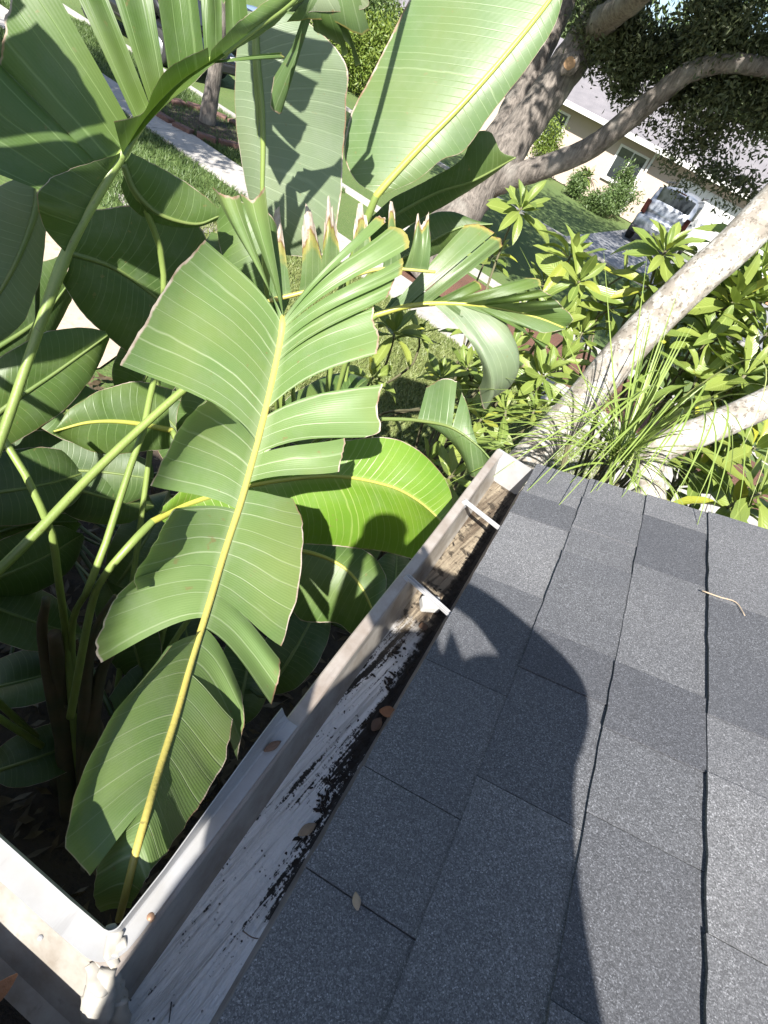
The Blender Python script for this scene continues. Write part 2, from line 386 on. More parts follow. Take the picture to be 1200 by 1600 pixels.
def tube_vf(path, rad, k=8, squash=1.0, caps=True):
    path = np.asarray(path, float); n = len(path); rad = np.broadcast_to(np.asarray(rad, float), (n,)) if np.ndim(rad) else np.full(n, rad)
    T = np.gradient(path, axis=0); T /= np.linalg.norm(T, axis=1)[:, None] + 1e-12
    ref = np.array([0, 0, 1.0]) if abs(T[0][2]) < .9 else np.array([1.0, 0, 0])
    V = []; a = np.cross(T[0], ref); a /= np.linalg.norm(a)
    for i in range(n):
        a = a - T[i] * (a @ T[i]); a /= np.linalg.norm(a) + 1e-12; b = np.cross(T[i], a)
        for j in range(k):
            w = 2 * math.pi * j / k; V.append(path[i] + rad[i] * (a * math.cos(w) + b * math.sin(w) * squash))
    Fc = [(i * k + j, i * k + (j + 1) % k, (i + 1) * k + (j + 1) % k, (i + 1) * k + j) for i in range(n - 1) for j in range(k)]
    if caps: Fc += [tuple(range(k - 1, -1, -1)), tuple((n - 1) * k + j for j in range(k))]
    return V, Fc
def tube(name, path, rad, mat, parent=None, k=8, n=None, **kw):
    if n:
        r = np.interp(np.linspace(0, 1, n), np.linspace(0, 1, len(np.atleast_1d(rad))), np.atleast_1d(rad)); path = catmull(path, n); rad = r
    v, f = tube_vf(path, rad, k); return mesh(name, v, f, mat, parent, **kw)
def rough_tube(name, path, rad, mat, parent=None, k=14, n=40, amp=.06, freq=1.5, **kw):
    rad = np.interp(np.linspace(0, 1, n), np.linspace(0, 1, len(rad)), rad); path = catmull(path, n)
    v, f = tube_vf(path, rad, k); v = np.array(v)
    for i in range(n):
        for j in range(k):
            q = i * k + j; dv = v[q] - path[i]; m_ = mnoise.noise(Vector(v[q] * freq / max(rad[i], .05) * .4)) + .5 * mnoise.noise(Vector(v[q] * freq * 2.3 / max(rad[i], .05) * .4))
            v[q] = path[i] + dv * (1 + amp * 2 * m_)
    return mesh(name, v, f, mat, parent, **kw)
def poly_sheet(name, pts, z, mat, **kw):
    V = [(p[0], p[1], z) for p in pts]; return mesh(name, V, [tuple(range(len(V)))], mat, smooth=False, **kw)

# street frame: DU along the street, DN away from the house
DU = np.array([.990, -.140, 0]); DU /= np.linalg.norm(DU); DN = np.array([.140, .990, 0]); DN /= np.linalg.norm(DN)
def S(u, n, z=0.0): return DU * u + DN * n + np.array([0, 0, z])
def W_(px, py, n):                                              # point on the upright plane n metres towards the street
    r = ray(px, py); t_ = (n - CAM @ DN) / (r @ DN); q = CAM + r * t_; return q @ DU, q[2]
# ================================================================== the ground, street and pavements
g = mesh('ground', [(-400, -400, -.03), (400, -400, -.03), (400, 700, -.03), (-400, 700, -.03)], [(0, 1, 2, 3)], 'far_lawn', smooth=False); structure(g)
structure(poly_sheet('garden_bed', [(-3.3, -1.0), (2.2, -1.0), (2.2, 3.2), (-.2, 4.0), (-1.6, 3.6), (-3.3, 2.4)], -.012, 'soil'))
lawn_pts = [S(-6.2, 4.6), S(-4.6, 3.2), S(-3.0, 3.0), S(-1.2, 3.6), S(.2, 5.2), S(.2, 6.86), S(-6.4, 6.86)]
structure(poly_sheet('lawn', lawn_pts, -.004, 'lawn'))
structure(poly_sheet('garden_path', [(-9, 1.2), (-3.5, 1.6), (-3.3, 2.8), (-3.7, 4.1), (-9, 4.4)], -.006, 'paver_beige'))
structure(poly_sheet('mulch_bed', [S(-5.0, 7.78), S(2.4, 7.78), S(2.8, 9.6), S(-4.6, 9.7)], -.004, 'mulch'))
structure(poly_sheet('gravel_patch', [S(-6.9, 4.6), S(-6.1, 4.4), S(-5.7, 5.4), S(-6.6, 5.7)], .006, 'gravel'))
structure(poly_sheet('side_lawn', [S(-18, 4.3), S(-6.3, 4.1), S(-6.3, 6.86), S(-18, 6.86)], -.010, 'far_lawn'))
sw = mesh('sidewalk', *box_vf(S(-8, 7.32, -.05), (36, .9, .07), [DU, DN, (0, 0, 1)]), 'soil', smooth=False, loc=S(-8, 7.32, 0)); structure(sw)
v, f = box_vf((0, 0, 0), (1.188, .88, .08)); slab_me = bpy.data.meshes.new('slab'); slab_me.from_pydata([tuple(x) for x in v], [], f); slab_me.materials.append(M['concrete'])
for i in range(16):
    w = S(-16.0 + i * 1.2, 7.32, -.012 + random.uniform(-.003, .003)); m4 = Matrix((( *DU, 0), (*DN, 0), (0, 0, 1, 0), (0, 0, 0, 1))).transposed(); m4.translation = Vector(w)
    share('slab', slab_me, m4, sw)
structure(mesh('street', *box_vf(S(0, 13.6, -.09), (160, 7.0, .1), [DU, DN, (0, 0, 1)]), 'asphalt', smooth=False))
structure(mesh('kerb', *box_vf(S(0, 10.0, -.02), (160, .16, .14), [DU, DN, (0, 0, 1)]), 'concrete', smooth=False))
structure(mesh('far_kerb', *box_vf(S(0, 17.2, -.02), (160, .16, .14), [DU, DN, (0, 0, 1)]), 'concrete', smooth=False))
dw = mesh('driveway', *box_vf(S(-1.6, 21.5, -.04), (6.4, 8.5, .04), [DU, DN, (0, 0, 1)]), 'soil', smooth=False, loc=S(-1.6, 21.5)); structure(dw)
v, f = box_vf((0, 0, 0), (2.1, 1.68, .05)); dslab = bpy.data.meshes.new('slab'); dslab.from_pydata([tuple(x) for x in v], [], f); dslab.materials.append(M['concrete_shade_tint'])
for i in range(3):
    for j in range(5):
        w = S(-1.6 + (i - 1) * 2.13, 18.15 + j * 1.7, -.008); m4 = Matrix((( *DU, 0), (*DN, 0), (0, 0, 1, 0), (0, 0, 0, 1))).transposed(); m4.translation = Vector(w)
        share('slab', dslab, m4, dw)
structure(poly_sheet('parking_pad', [(.35, 3.4), (6.5, 3.0), (6.5, 7.0), (.3, 7.2)], .002, 'concrete'))

# turf blades on the near lawn: nobody could count them
def turf(name, poly, n, h, mat, seed, kindlabel):
    rg = np.random.default_rng(seed); pl = np.array([p[:2] for p in poly]); lo, hi = pl.min(0), pl.max(0)
    pts = lo + rg.random((n * 2, 2)) * (hi - lo)
    ins = np.zeros(len(pts), bool); j = len(pl) - 1
    for i in range(len(pl)):
        xi, yi = pl[i]; xj, yj = pl[j]
        ins ^= ((yi > pts[:, 1]) != (yj > pts[:, 1])) & (pts[:, 0] < (xj - xi) * (pts[:, 1] - yi) / (yj - yi + 1e-12) + xi); j = i
    pts = pts[ins][:n]; k = len(pts); a = rg.random(k) * 6.283; hh = h * (.6 + .8 * rg.random(k)); wd = .006 + .004 * rg.random(k)
    side = np.c_[np.cos(a), np.sin(a), np.zeros(k)] * wd[:, None]; lean = np.c_[rg.normal(0, .5, k), rg.normal(0, .5, k), np.ones(k)] * hh[:, None]
    b0 = np.c_[pts, np.full(k, -.004)]; V = np.empty((k * 3, 3)); V[0::3] = b0 - side; V[1::3] = b0 + side; V[2::3] = b0 + lean
    o = mesh(name, V, np.arange(k * 3).reshape(-1, 3).tolist(), mat, smooth=False); o['kind'] = 'stuff'; o['label'] = kindlabel; o['category'] = 'grass'
turf('grass', lawn_pts, 60000, .05, 'turf_blade', 3, 'short sunlit turf of the small front lawn inside the sidewalk')
turf('side_grass', [S(-16, 4.4), S(-6.2, 4.2), S(-6.2, 6.86), S(-16, 6.86)], 30000, .07, 'bush_leaf', 6, 'green grass strip between the garden path and the sidewalk')
turf('verge_grass', [S(-16, 7.8), S(-7.4, 7.8), S(-7.2, 9.9), S(-16, 9.9)], 26000, .07, 'bush_leaf', 4, 'shaded green grass verge between sidewalk and street')

lr = np.random.default_rng(17); k = 2600; c = np.c_[lr.uniform(-3.2, -.1, k), lr.uniform(-.3, 3.2, k), lr.uniform(.0, .05, k)]
a = lr.normal(size=(k, 3)) * [1, 1, .35]; a /= np.linalg.norm(a, axis=1)[:, None]; b = lr.normal(size=(k, 3)) * [1, 1, .4]; b -= a * (a * b).sum(1)[:, None]; b /= np.linalg.norm(b, axis=1)[:, None]; s_ = lr.uniform(.02, .07, k)[:, None]
V = np.empty((k * 4, 3)); V[0::4] = c - a * s_; V[1::4] = c + b * s_ * .35; V[2::4] = c + a * s_; V[3::4] = c - b * s_ * .35
o = mesh('leaf_litter', V, np.arange(k * 4).reshape(-1, 4).tolist(), 'litter', smooth=False); o['kind'] = 'stuff'; o['label'] = 'dead leaf litter on the shaded soil under the plants'; o['category'] = 'litter'

# ================================================================== the house we stand on
ZE = CAM[2] - .725; XE = .072; TS = math.tan(math.radians(19)); CS, SS = math.cos(math.radians(19)), math.sin(math.radians(19))
YEND = 1.33
house = empty('shingled_house', (1.0, -1.0, 0)); tag(house, 'low house with dark asphalt shingle roof and white gutter, nearest the viewer', 'house')
def main_pt(y, s, t): return np.array([XE + s * CS - t * SS, y, ZE + s * SS + t * CS])      # roof coordinates -> world
def wing_pt(y, s, t): q = main_pt(y, s, t); return np.array([-q[1], -q[0], q[2]])
def roof(mapper, name):
    A = [mapper(-XE + .0, 0.006, -.006), mapper(YEND - .004, .006, -.006), mapper(YEND - .004, 4.2, -.006), mapper(-XE - 4.2 * CS, 4.2, -.006)]
    B = [q - np.array([0, 0, .03]) for q in A]
    fl = [(0, 1, 2, 3), (7, 6, 5, 4)] + [(i, (i + 4), 4 + (i + 1) % 4, (i + 1) % 4) for i in range(4)]
    return mesh(name, A + B, fl, 'shingle', house, smooth=False)
roof_o = roof(main_pt, 'roof')
A = [wing_pt(-XE, .006, -.006), wing_pt(5.2, .006, -.006), wing_pt(5.2, 4.2, -.006), wing_pt(-XE - 4.2 * CS, 4.2, -.006)]
wing_o = mesh('roof', A + [q - np.array([0, 0, .03]) for q in A], [(3, 2, 1, 0), (4, 5, 6, 7)] + [((i + 1) % 4, 4 + (i + 1) % 4, i + 4, i) for i in range(4)], 'shingle', house, smooth=False)
# shingle tabs: two thicknesses in six widths, laid course by course
EXPO = .143; sh_me = {}
widths = (.105, .14, .175, .21, .25, .30)
for wi, w in enumerate(widths):
    for hi in (0, 1):
        for mir in (0, 1):
            th = .0078 if hi else .0052
            bmv = []
            n = max(3, int(w / .03))
            rg = random.Random(wi * 7 + hi)
            for i in range(n + 1):
                yy = w * i / n - (.0007 if i == n else 0) + (.0007 if i == 0 else 0)
                jag = rg.uniform(-.0011, .0011)
                bmv += [(jag, yy, -.004), (jag, yy, th), (EXPO + .03, yy, -.004), (EXPO + .03, yy, th - .0055)]
            fc = []
            for i in range(n):
                a, b = i * 4, i * 4 + 4
                fc += [(a + 1, b + 1, b, a), (a + 3, b + 3, b + 1, a + 1), (a, b, b + 2, a + 2)]
            fc += [(0, 2, 3, 1), (n * 4 + 1, n * 4 + 3, n * 4 + 2, n * 4)]
            VV = []
            for (s_, y_, t_) in bmv:
                q = np.array([s_ * CS - t_ * SS, y_, s_ * SS + t_ * CS])
                VV.append(tuple(q) if not mir else (-q[1], -q[0], q[2]))
            me = bpy.data.meshes.new('shingle'); me.from_pydata(VV, [], fc if mir else [tuple(reversed(x)) for x in fc]); me.materials.append(M['shingle']); sh_me[(wi, hi, mir)] = me
rs = random.Random(21)
for mir, ro, ymax, ncourse in ((0, roof_o, YEND, 12), (1, wing_o, 1.5, 7)):
    for k in range(ncourse):
        s0 = k * EXPO; x0 = XE + s0 * CS
        y = -x0 + .0 - rs.random() * .12; hi = rs.random() < .5
        y = max(y, -x0 - .03)
        while y < ymax - .02:
            opts = [i for i, w in enumerate(widths) if y + w <= ymax + .0005]
            if not opts: opts = [0]
            wi = rs.choice(opts); rem = ymax - (y + widths[wi])
            if 0 < rem < .1: wi = max(0, wi - 1) if wi else 0
            q = main_pt(y, s0, 0); q = q if not mir else np.array([-q[1], -q[0], q[2]])
            w = widths[wi]; m4 = Matrix.Translation(Vector(q))
            if y + w > ymax - .085 and not mir:
                w = ymax - y; m4 = m4 @ Matrix.Diagonal((1, w / widths[wi], 1, 1))
            share('shingle', sh_me[(wi, int(hi), mir)], m4, ro)
            y += w; hi = not hi if rs.random() < .75 else hi
# walls, soffit, fascia
ZL = ZE - .02                                                    # top of the gutter lip
v, f = join([box_vf((2.4, -1.6, (ZE - .16) / 2), (3.8, 5.6, ZE - .16)), box_vf((-2.3, -2.6, (ZE - .16) / 2 - .001), (5.6, 4.2, ZE - .162))])
mesh('wall', v, f, 'own_wall', house, smooth=False)
v, f = join([box_vf((.302, .44, ZE - .145), (.40, 1.76, .012)), box_vf((-2.2, -.30, ZE - .146), (4.7, .42, .012))])
mesh('soffit', v, f, 'soffit', house, smooth=False)
v, f = join([box_vf((XE + .022, .61, ZE - .08), (.02, 1.40, .13)), box_vf((-2.5, -XE - .022, ZE - .08), (4.86, .02, .13))])
mesh('fascia', v, f, 'fascia_paint', house, smooth=False)
rb = []
for s_ in (0.0, 4.2): rb += [main_pt(YEND - .03, s_, -.02), main_pt(YEND - .006, s_, -.02), main_pt(YEND - .006, s_, -.15), main_pt(YEND - .03, s_, -.15)]
mesh('rake_board', rb, [(0, 3, 2, 1), (4, 5, 6, 7), (0, 1, 5, 4), (1, 2, 6, 5), (2, 3, 7, 6), (3, 0, 4, 7)], 'fascia_paint', house, smooth=False)
gw = [(.5, YEND - .12, ZE - .17), (4.3, YEND - .12, ZE - .17), (4.3, YEND - .12, ZE + TS * 4.2 - .06), (.5, YEND - .12, ZE + TS * .43 - .05)]
mesh('gable_wall', gw + [(a, b - .1, c) for a, b, c in gw], [(0, 1, 2, 3), (7, 6, 5, 4), (0, 4, 5, 1), (2, 6, 7, 3)], 'own_wall', house, smooth=False)

# gutters: one sheet-metal section swept along each eave, mitred at the inside corner
PROF = [(.034, -.100), (.030, -.075), (.012, -.050), (.001, -.026), (.000, -.002), (.002, 0), (.020, .0005), (.0225, -.003), (.0225, -.012),
        (.0205, -.016), (.026, -.045), (.038, -.084), (.044, -.0935), (.052, -.096), (.116, -.096), (.124, -.090), (.1265, -.07), (.1265, .004)]
PM = [0] * 8 + [1] * 4 + [2] * 3 + [1] * 2
def lipx(y): return -.060 + .017 * (y - .05) / 1.28
WPROF = [(.060, -.078) if q == (.038, -.084) else (.078, -.090) if q == (.044, -.0935) else (.086, -.095) if q == (.052, -.096) else (.038, -.042) if q == (.026, -.045) else q for q in PROF]
def gutter(main):
    st = np.linspace(0, 1, 28); V = []; Fc = []; fm = []
    for a in st:
        for (s_, z_) in (PROF if main else WPROF):
            if main:
                y = (.054 - s_) * (1 - a) + a * (YEND - .003); k = (.1325 + 0) / .1265
                x = lipx(max(y, .05)) + s_ * (XE + .006 - lipx(max(y, .05))) / .1265
                wob = .0012 * math.sin(y * 9) * (1 if s_ < .03 else 0)
                V.append((x + wob, y, ZL + z_ + .0010 * math.sin(y * 6 + 1)))
            else:
                x = (-.060 + s_) * (1 - a) - 4.6 * a; V.append((x, .054 - s_ * (.054 + XE + .006) / .1265, ZL + z_ + .0008))
    n = len(PROF)
    for i in range(27):
        for j in range(n - 1):
            q = (i * n + j, i * n + j + 1, (i + 1) * n + j + 1, (i + 1) * n + j); Fc.append(q if main else q[::-1]); fm.append(PM[j])
    return mesh('gutter', V, Fc, None, house, smooth=False, mats=['gutter_paint', 'gutter_inside', 'gutter_floor' if main else 'sludge'], fmat=fm)
gut = gutter(True); wgut = gutter(False)
for o in (gut, wgut):
    md = o.modifiers.new('sheet', 'SOLIDIFY'); md.thickness = .0008; md.offset = -1
# far end cap
EP = [(.004, .003), (.004, -.026), (.014, -.050), (.032, -.075), (.036, -.0945), (.124, -.0945), (.1245, .003)]
ec = [(lipx(YEND) + s_ * (XE + .006 - lipx(YEND)) / .1265, YEND - .006, ZL + z_) for s_, z_ in EP]
ec2 = [(a, b + .003, c) for a, b, c in ec]; n = len(ec)
mesh('end_cap', ec + ec2, [tuple(range(n)), tuple(range(2 * n - 1, n - 1, -1))] + [(i, n + i, n + (i + 1) % n, (i + 1) % n) for i in range(n)], 'guard_paint', gut, smooth=False)
# hangers across the trough
def hanger(y):
    a = np.array([lipx(y) + .012, y + .022, ZL + .002]); b = np.array([XE + .004, y - .008, ZL + .012]); d = (b - a); L = np.linalg.norm(d); d /= L
    s_ = np.cross(d, (0, 0, 1)); s_ /= np.linalg.norm(s_); u_ = np.cross(s_, d); c = (a + b) / 2
    v, f = join([box_vf(c, (L, .0095, .003), [d, s_, u_]), box_vf(c + s_ * .004 + u_ * .0035, (L * .96, .0016, .005), [d, s_, u_]), box_vf(c - s_ * .004 + u_ * .0035, (L * .96, .0016, .005), [d, s_, u_]),
                 box_vf(a + d * .006 - u_ * .008, (.012, .014, .014), [d, s_, u_])])
    h = mesh('hanger', v, f, 'hanger_metal', gut, smooth=False); md = h.modifiers.new('bevel', 'BEVEL'); md.width = .0009; md.segments = 2
hanger(1.003); hanger(.692)
# splash guard standing on both lips at the inside corner
GA = .05
def guard_path():
    pts = []; 
    for y in np.linspace(.345, .068, 12): pts.append((lipx(y) + .002, y, (1, 0)))
    for a in np.linspace(0, 1, 9)[1:-1]:
        w = a * math.pi / 2; pts.append((lipx(.07) + .002 - .010 * (1 - math.cos(w)), .066 - .010 * math.sin(w), (math.cos(w), math.sin(w) * -1)))
    for x in np.linspace(-.070, -.62, 14): pts.append((x, .056, (0, -1)))
    return pts
gp = guard_path(); V = []; Fc = []
for i, (x, y, nn) in enumerate(gp):
    hgt = .040 if i > 2 else (.022, .034, .039)[i]
    if i > 18: hgt = .040
    inn = np.array([nn[0], nn[1]])
    lean = .002 + .012 * max(0, 1 - i / 9) if i < 12 else float(np.interp(i, [12, 20], [.002, -.005]))
    fl = float(np.interp(i, [12, 20], [.018, .026]))
    rows = [(fl, .0055), (.0025, .0035), (.0, .0055), (-lean * .5, hgt * .5), (-lean, hgt)]
    for (o_, z_) in rows: V.append((x + inn[0] * o_, y + inn[1] * o_, ZL + z_))
for i in range(len(gp) - 1):
    for j in range(4): Fc.append((i * 5 + j, (i + 1) * 5 + j, (i + 1) * 5 + j + 1, i * 5 + j + 1))
sg = mesh('splash_guard', V, Fc, 'guard_paint', gut, smooth=False); md = sg.modifiers.new('sheet', 'SOLIDIFY'); md.thickness = .0012; md.offset = 0
def dome(name, c, r, h, mat, parent, lump=0.0, k=10, m_=4, nrm=(0, 0, 1), seed=0):
    V = []; Fc = []; nrm = np.asarray(nrm, float); nrm /= np.linalg.norm(nrm); a_ = np.cross(nrm, (0.3, .9, .1)); a_ /= np.linalg.norm(a_); b_ = np.cross(nrm, a_)
    for i in range(m_ + 1):
        w = i / m_ * math.pi / 2
        for j in range(k):
            q = 2 * math.pi * j / k; d = a_ * math.cos(q) + b_ * math.sin(q)
            lm = 1 + lump * mnoise.noise(Vector(d * 1.9 + np.array([seed, i * .6, 0])))
            V.append(np.asarray(c) + d * r * math.cos(w) * lm + nrm * h * math.sin(w) * (1 + lump * .5 * mnoise.noise(Vector((seed, j * .7, i)))))
    for i in range(m_):
        for j in range(k): Fc.append((i * k + j, i * k + (j + 1) % k, (i + 1) * k + (j + 1) % k, (i + 1) * k + j))
    return mesh(name, V, Fc, mat, parent)
dome('screw', (-.042, .086, ZL + .004), .0048, .0035, 'screw_rust', gut)
dome('screw', (-.118, .020, ZL + .001), .0028, .002, 'hanger_metal', gut)
def smear(pts, w, seed):
    """a hand-smeared run of caulk along the corner joint"""
    v, f = tube_vf(catmull(pts, 16), np.interp(np.linspace(0, 1, 16), np.linspace(0, 1, len(w)), w), 10, .45); v = np.array(v)
    for i in range(len(v)): v[i] += np.array(mnoise.noise_vector(Vector(v[i] * 90 + seed))) * .0035
    mesh('sealant', v, f, 'sealant', gut)
smear([(-.070, .062, ZL + .008), (-.060, .055, ZL + .006), (-.050, .046, ZL + .004), (-.042, .040, ZL + .002)], (.004, .008, .008, .005), 1)
smear([(-.046, .060, ZL + .005), (-.051, .050, ZL + .005), (-.060, .044, ZL + .004)], (.004, .007, .004), 2)
smear([(-.044, .040, ZL + .000), (-.039, .033, ZL - .008), (-.034, .027, ZL - .03), (-.028, .021, ZL - .055), (-.020, .012, ZL - .082), (-.008, .0, ZL - .094)], (.006, .010, .013, .014, .016, .012), 3)
smear([(-.034, .036, ZL - .016), (-.026, .030, ZL - .04), (-.018, .024, ZL - .07), (-.006, .016, ZL - .092)], (.004, .010, .011, .006), 4)
smear([(-.046, .036, ZL + .003), (-.042, .028, ZL - .004), (-.040, .020, ZL - .016), (-.034, .012, ZL - .04), (-.026, .004, ZL - .07)], (.008, .014, .016, .017, .014), 5)
smear([(-.064, .030, ZL + .002), (-.052, .028, ZL - .002), (-.040, .026, ZL - .004), (-.032, .030, ZL - .006)], (.004, .009, .011, .006), 6)
smear([(-.022, .026, ZL - .05), (-.010, .010, ZL - .082), (.004, -.006, ZL - .094)], (.010, .016, .012), 7)
# ================================================================== bird of paradise plants
def leaf(plant, mid, lobes, mat='blade_main', rib='midrib', rr=(.011, .0025), pet=None, pmat='petiole', pr=(.010, .013), label=None, name='leaf', world=False, vbow=0.0):
    """mid: midrib as (px,py,distance) or world points; lobes: torn blade pieces either side"""
    to = (lambda q: np.asarray(q, float)) if world else (lambda q: P(*q))
    mp = catmull([to(q) for q in mid], 70); L = np.r_[0, np.cumsum(np.linalg.norm(np.diff(mp, axis=0), axis=1))]
    mpx = np.array([proj(q) for q in mp]) if not world else None
    md_ = np.linalg.norm(mp - CAM, axis=1)
    def tof(a):
        if np.ndim(a) == 0: return float(a) * 69
        return float(np.argmin(np.hypot(mpx[:, 0] - a[0], mpx[:, 1] - a[1])))
    path = mp; rad = np.interp(L / L[-1], [0, 1], rr)
    auto = pet is None
    if auto:                                                    # a stalk down to the clump
        b0 = WL[plant.name] + np.array([random.uniform(-.06, .06), random.uniform(-.06, .06), .55]); e0 = mp[0] - (mp[3] - mp[0]) * .6; pr, pmat = (.007, .011), 'petiole_dark'
        pet = [b0, b0 * .6 + e0 * .4 + np.array([0, 0, -.12]), e0]
    if pet is not None:
        pp = catmull([np.asarray(q, float) if auto else to(q) for q in pet] + [mp[0]], 30)[:-1]; path = np.vstack([pp, mp])
        rad = np.r_[np.interp(np.linspace(0, 1, 29), [0, .8, 1], [pr[1], pr[0], rr[0] * 1.15]), rad]
    v, f = tube_vf(path, rad, 8); fm = None; mats = [rib]
    if pet is not None:
        mats = [pmat, rib]; fm = [0 if i < 29 * 8 else 1 for i in range(len(f))]
    lf = mesh(name, v, f, rib, plant, mats=mats, fmat=fm)
    if label: lf['label'] = label
    for lb in lobes:
        a, b, e = lb['a'], lb['b'], lb['e']; ta, tb = tof(a), tof(b)
        dd = lb.get('dd', 0.0); dd = (dd, dd) if np.ndim(dd) == 0 else dd
        ne = len(e); E3 = []
        for i, q in enumerate(e):
            if len(q) == 3: E3.append(to(q)); continue
            x = i / max(ne - 1, 1); tm = ta + (tb - ta) * x
            E3.append(P(q[0], q[1], np.interp(tm, np.arange(70), md_) + np.interp(x, np.linspace(0, 1, len(dd)), dd)))
        nu = lb.get('nu', max(10, int(6 * ne))); nv = 12
        E3 = catmull(E3, nu); us = np.linspace(0, 1, nu); tt = ta + (tb - ta) * us
        m3 = np.stack([np.interp(tt, np.arange(70), mp[:, k]) for k in range(3)], 1)
        ul = np.interp(tt, np.arange(70), L)
        eL = np.r_[0, np.cumsum(np.linalg.norm(np.diff(E3, axis=0), axis=1))]
        if eL[-1] > abs(ul[-1] - ul[0]) * 1.4 + .01: ul = ul[0] + (ul[-1] - ul[0]) * .5 + eL / max(eL[-1], 1e-6) * (eL[-1] * .5)
        vb = lb.get('vb', vbow); bow, arch, curl, dry, tat = lb.get('bow', 0.0), lb.get('arch', .05), lb.get('curl', 0.0), lb.get('dry', 0.0), lb.get('tat', .0018)
        tipd = mp[min(69, int(max(ta, tb)) + 4)] - mp[max(0, int(min(ta, tb)) - 4)]; tipd /= np.linalg.norm(tipd) + 1e-9
        V = []; UV = []; DR = []; seed = random.random() * 99
        for i in range(nu):
            vec = E3[i] - m3[i]; ln = np.linalg.norm(vec)
            view = CAM - (m3[i] + vec * .5); view /= np.linalg.norm(view)
            nz = view - vec * (view @ vec) / (ln * ln + 1e-9); nz /= np.linalg.norm(nz) + 1e-9
            ew = mnoise.noise(Vector((seed, us[i] * 9, 0))) * tat * 2 + mnoise.noise(Vector((seed, us[i] * 31, 3))) * tat
            for j in range(nv):
                x = (j / (nv - 1)); w = 4 * x * (1 - x)
                q = m3[i] + vec * x * (1 + (ew / max(ln, .02)) * x * x) + tipd * ln * (bow * w + vb * 6.75 * x * (1 - x) ** 2) + nz * arch * ln * w
                q = q + nz * (curl * max(0, (x - .72) / .28) ** 2)
                q = q + nz * (.006 * math.sin(us[i] * 7 + seed) * x * (1 if ln > .1 else .3))
                V.append(q); UV.append((ul[i], x)); DR.append(max(0, (x - (1 - dry)) / max(dry, 1e-6)) * min(1, .45 + dry * 3) if dry > 0 else 0.0)
        Fc = [(i * nv + j, (i + 1) * nv + j, (i + 1) * nv + j + 1, i * nv + j + 1) for i in range(nu - 1) for j in range(nv - 1)]
        o = mesh('blade_segment', V, Fc, lb.get('mat', mat), lf, uv=UV, dry=DR)
        if lb.get('label'): o['label'] = lb['label']
    return lf

plantA = empty('bird_of_paradise_plant', (-.85, .55, 0)); tag(plantA, 'big-leaved bird of paradise plant carrying the large torn leaf over the gutter', 'plant')
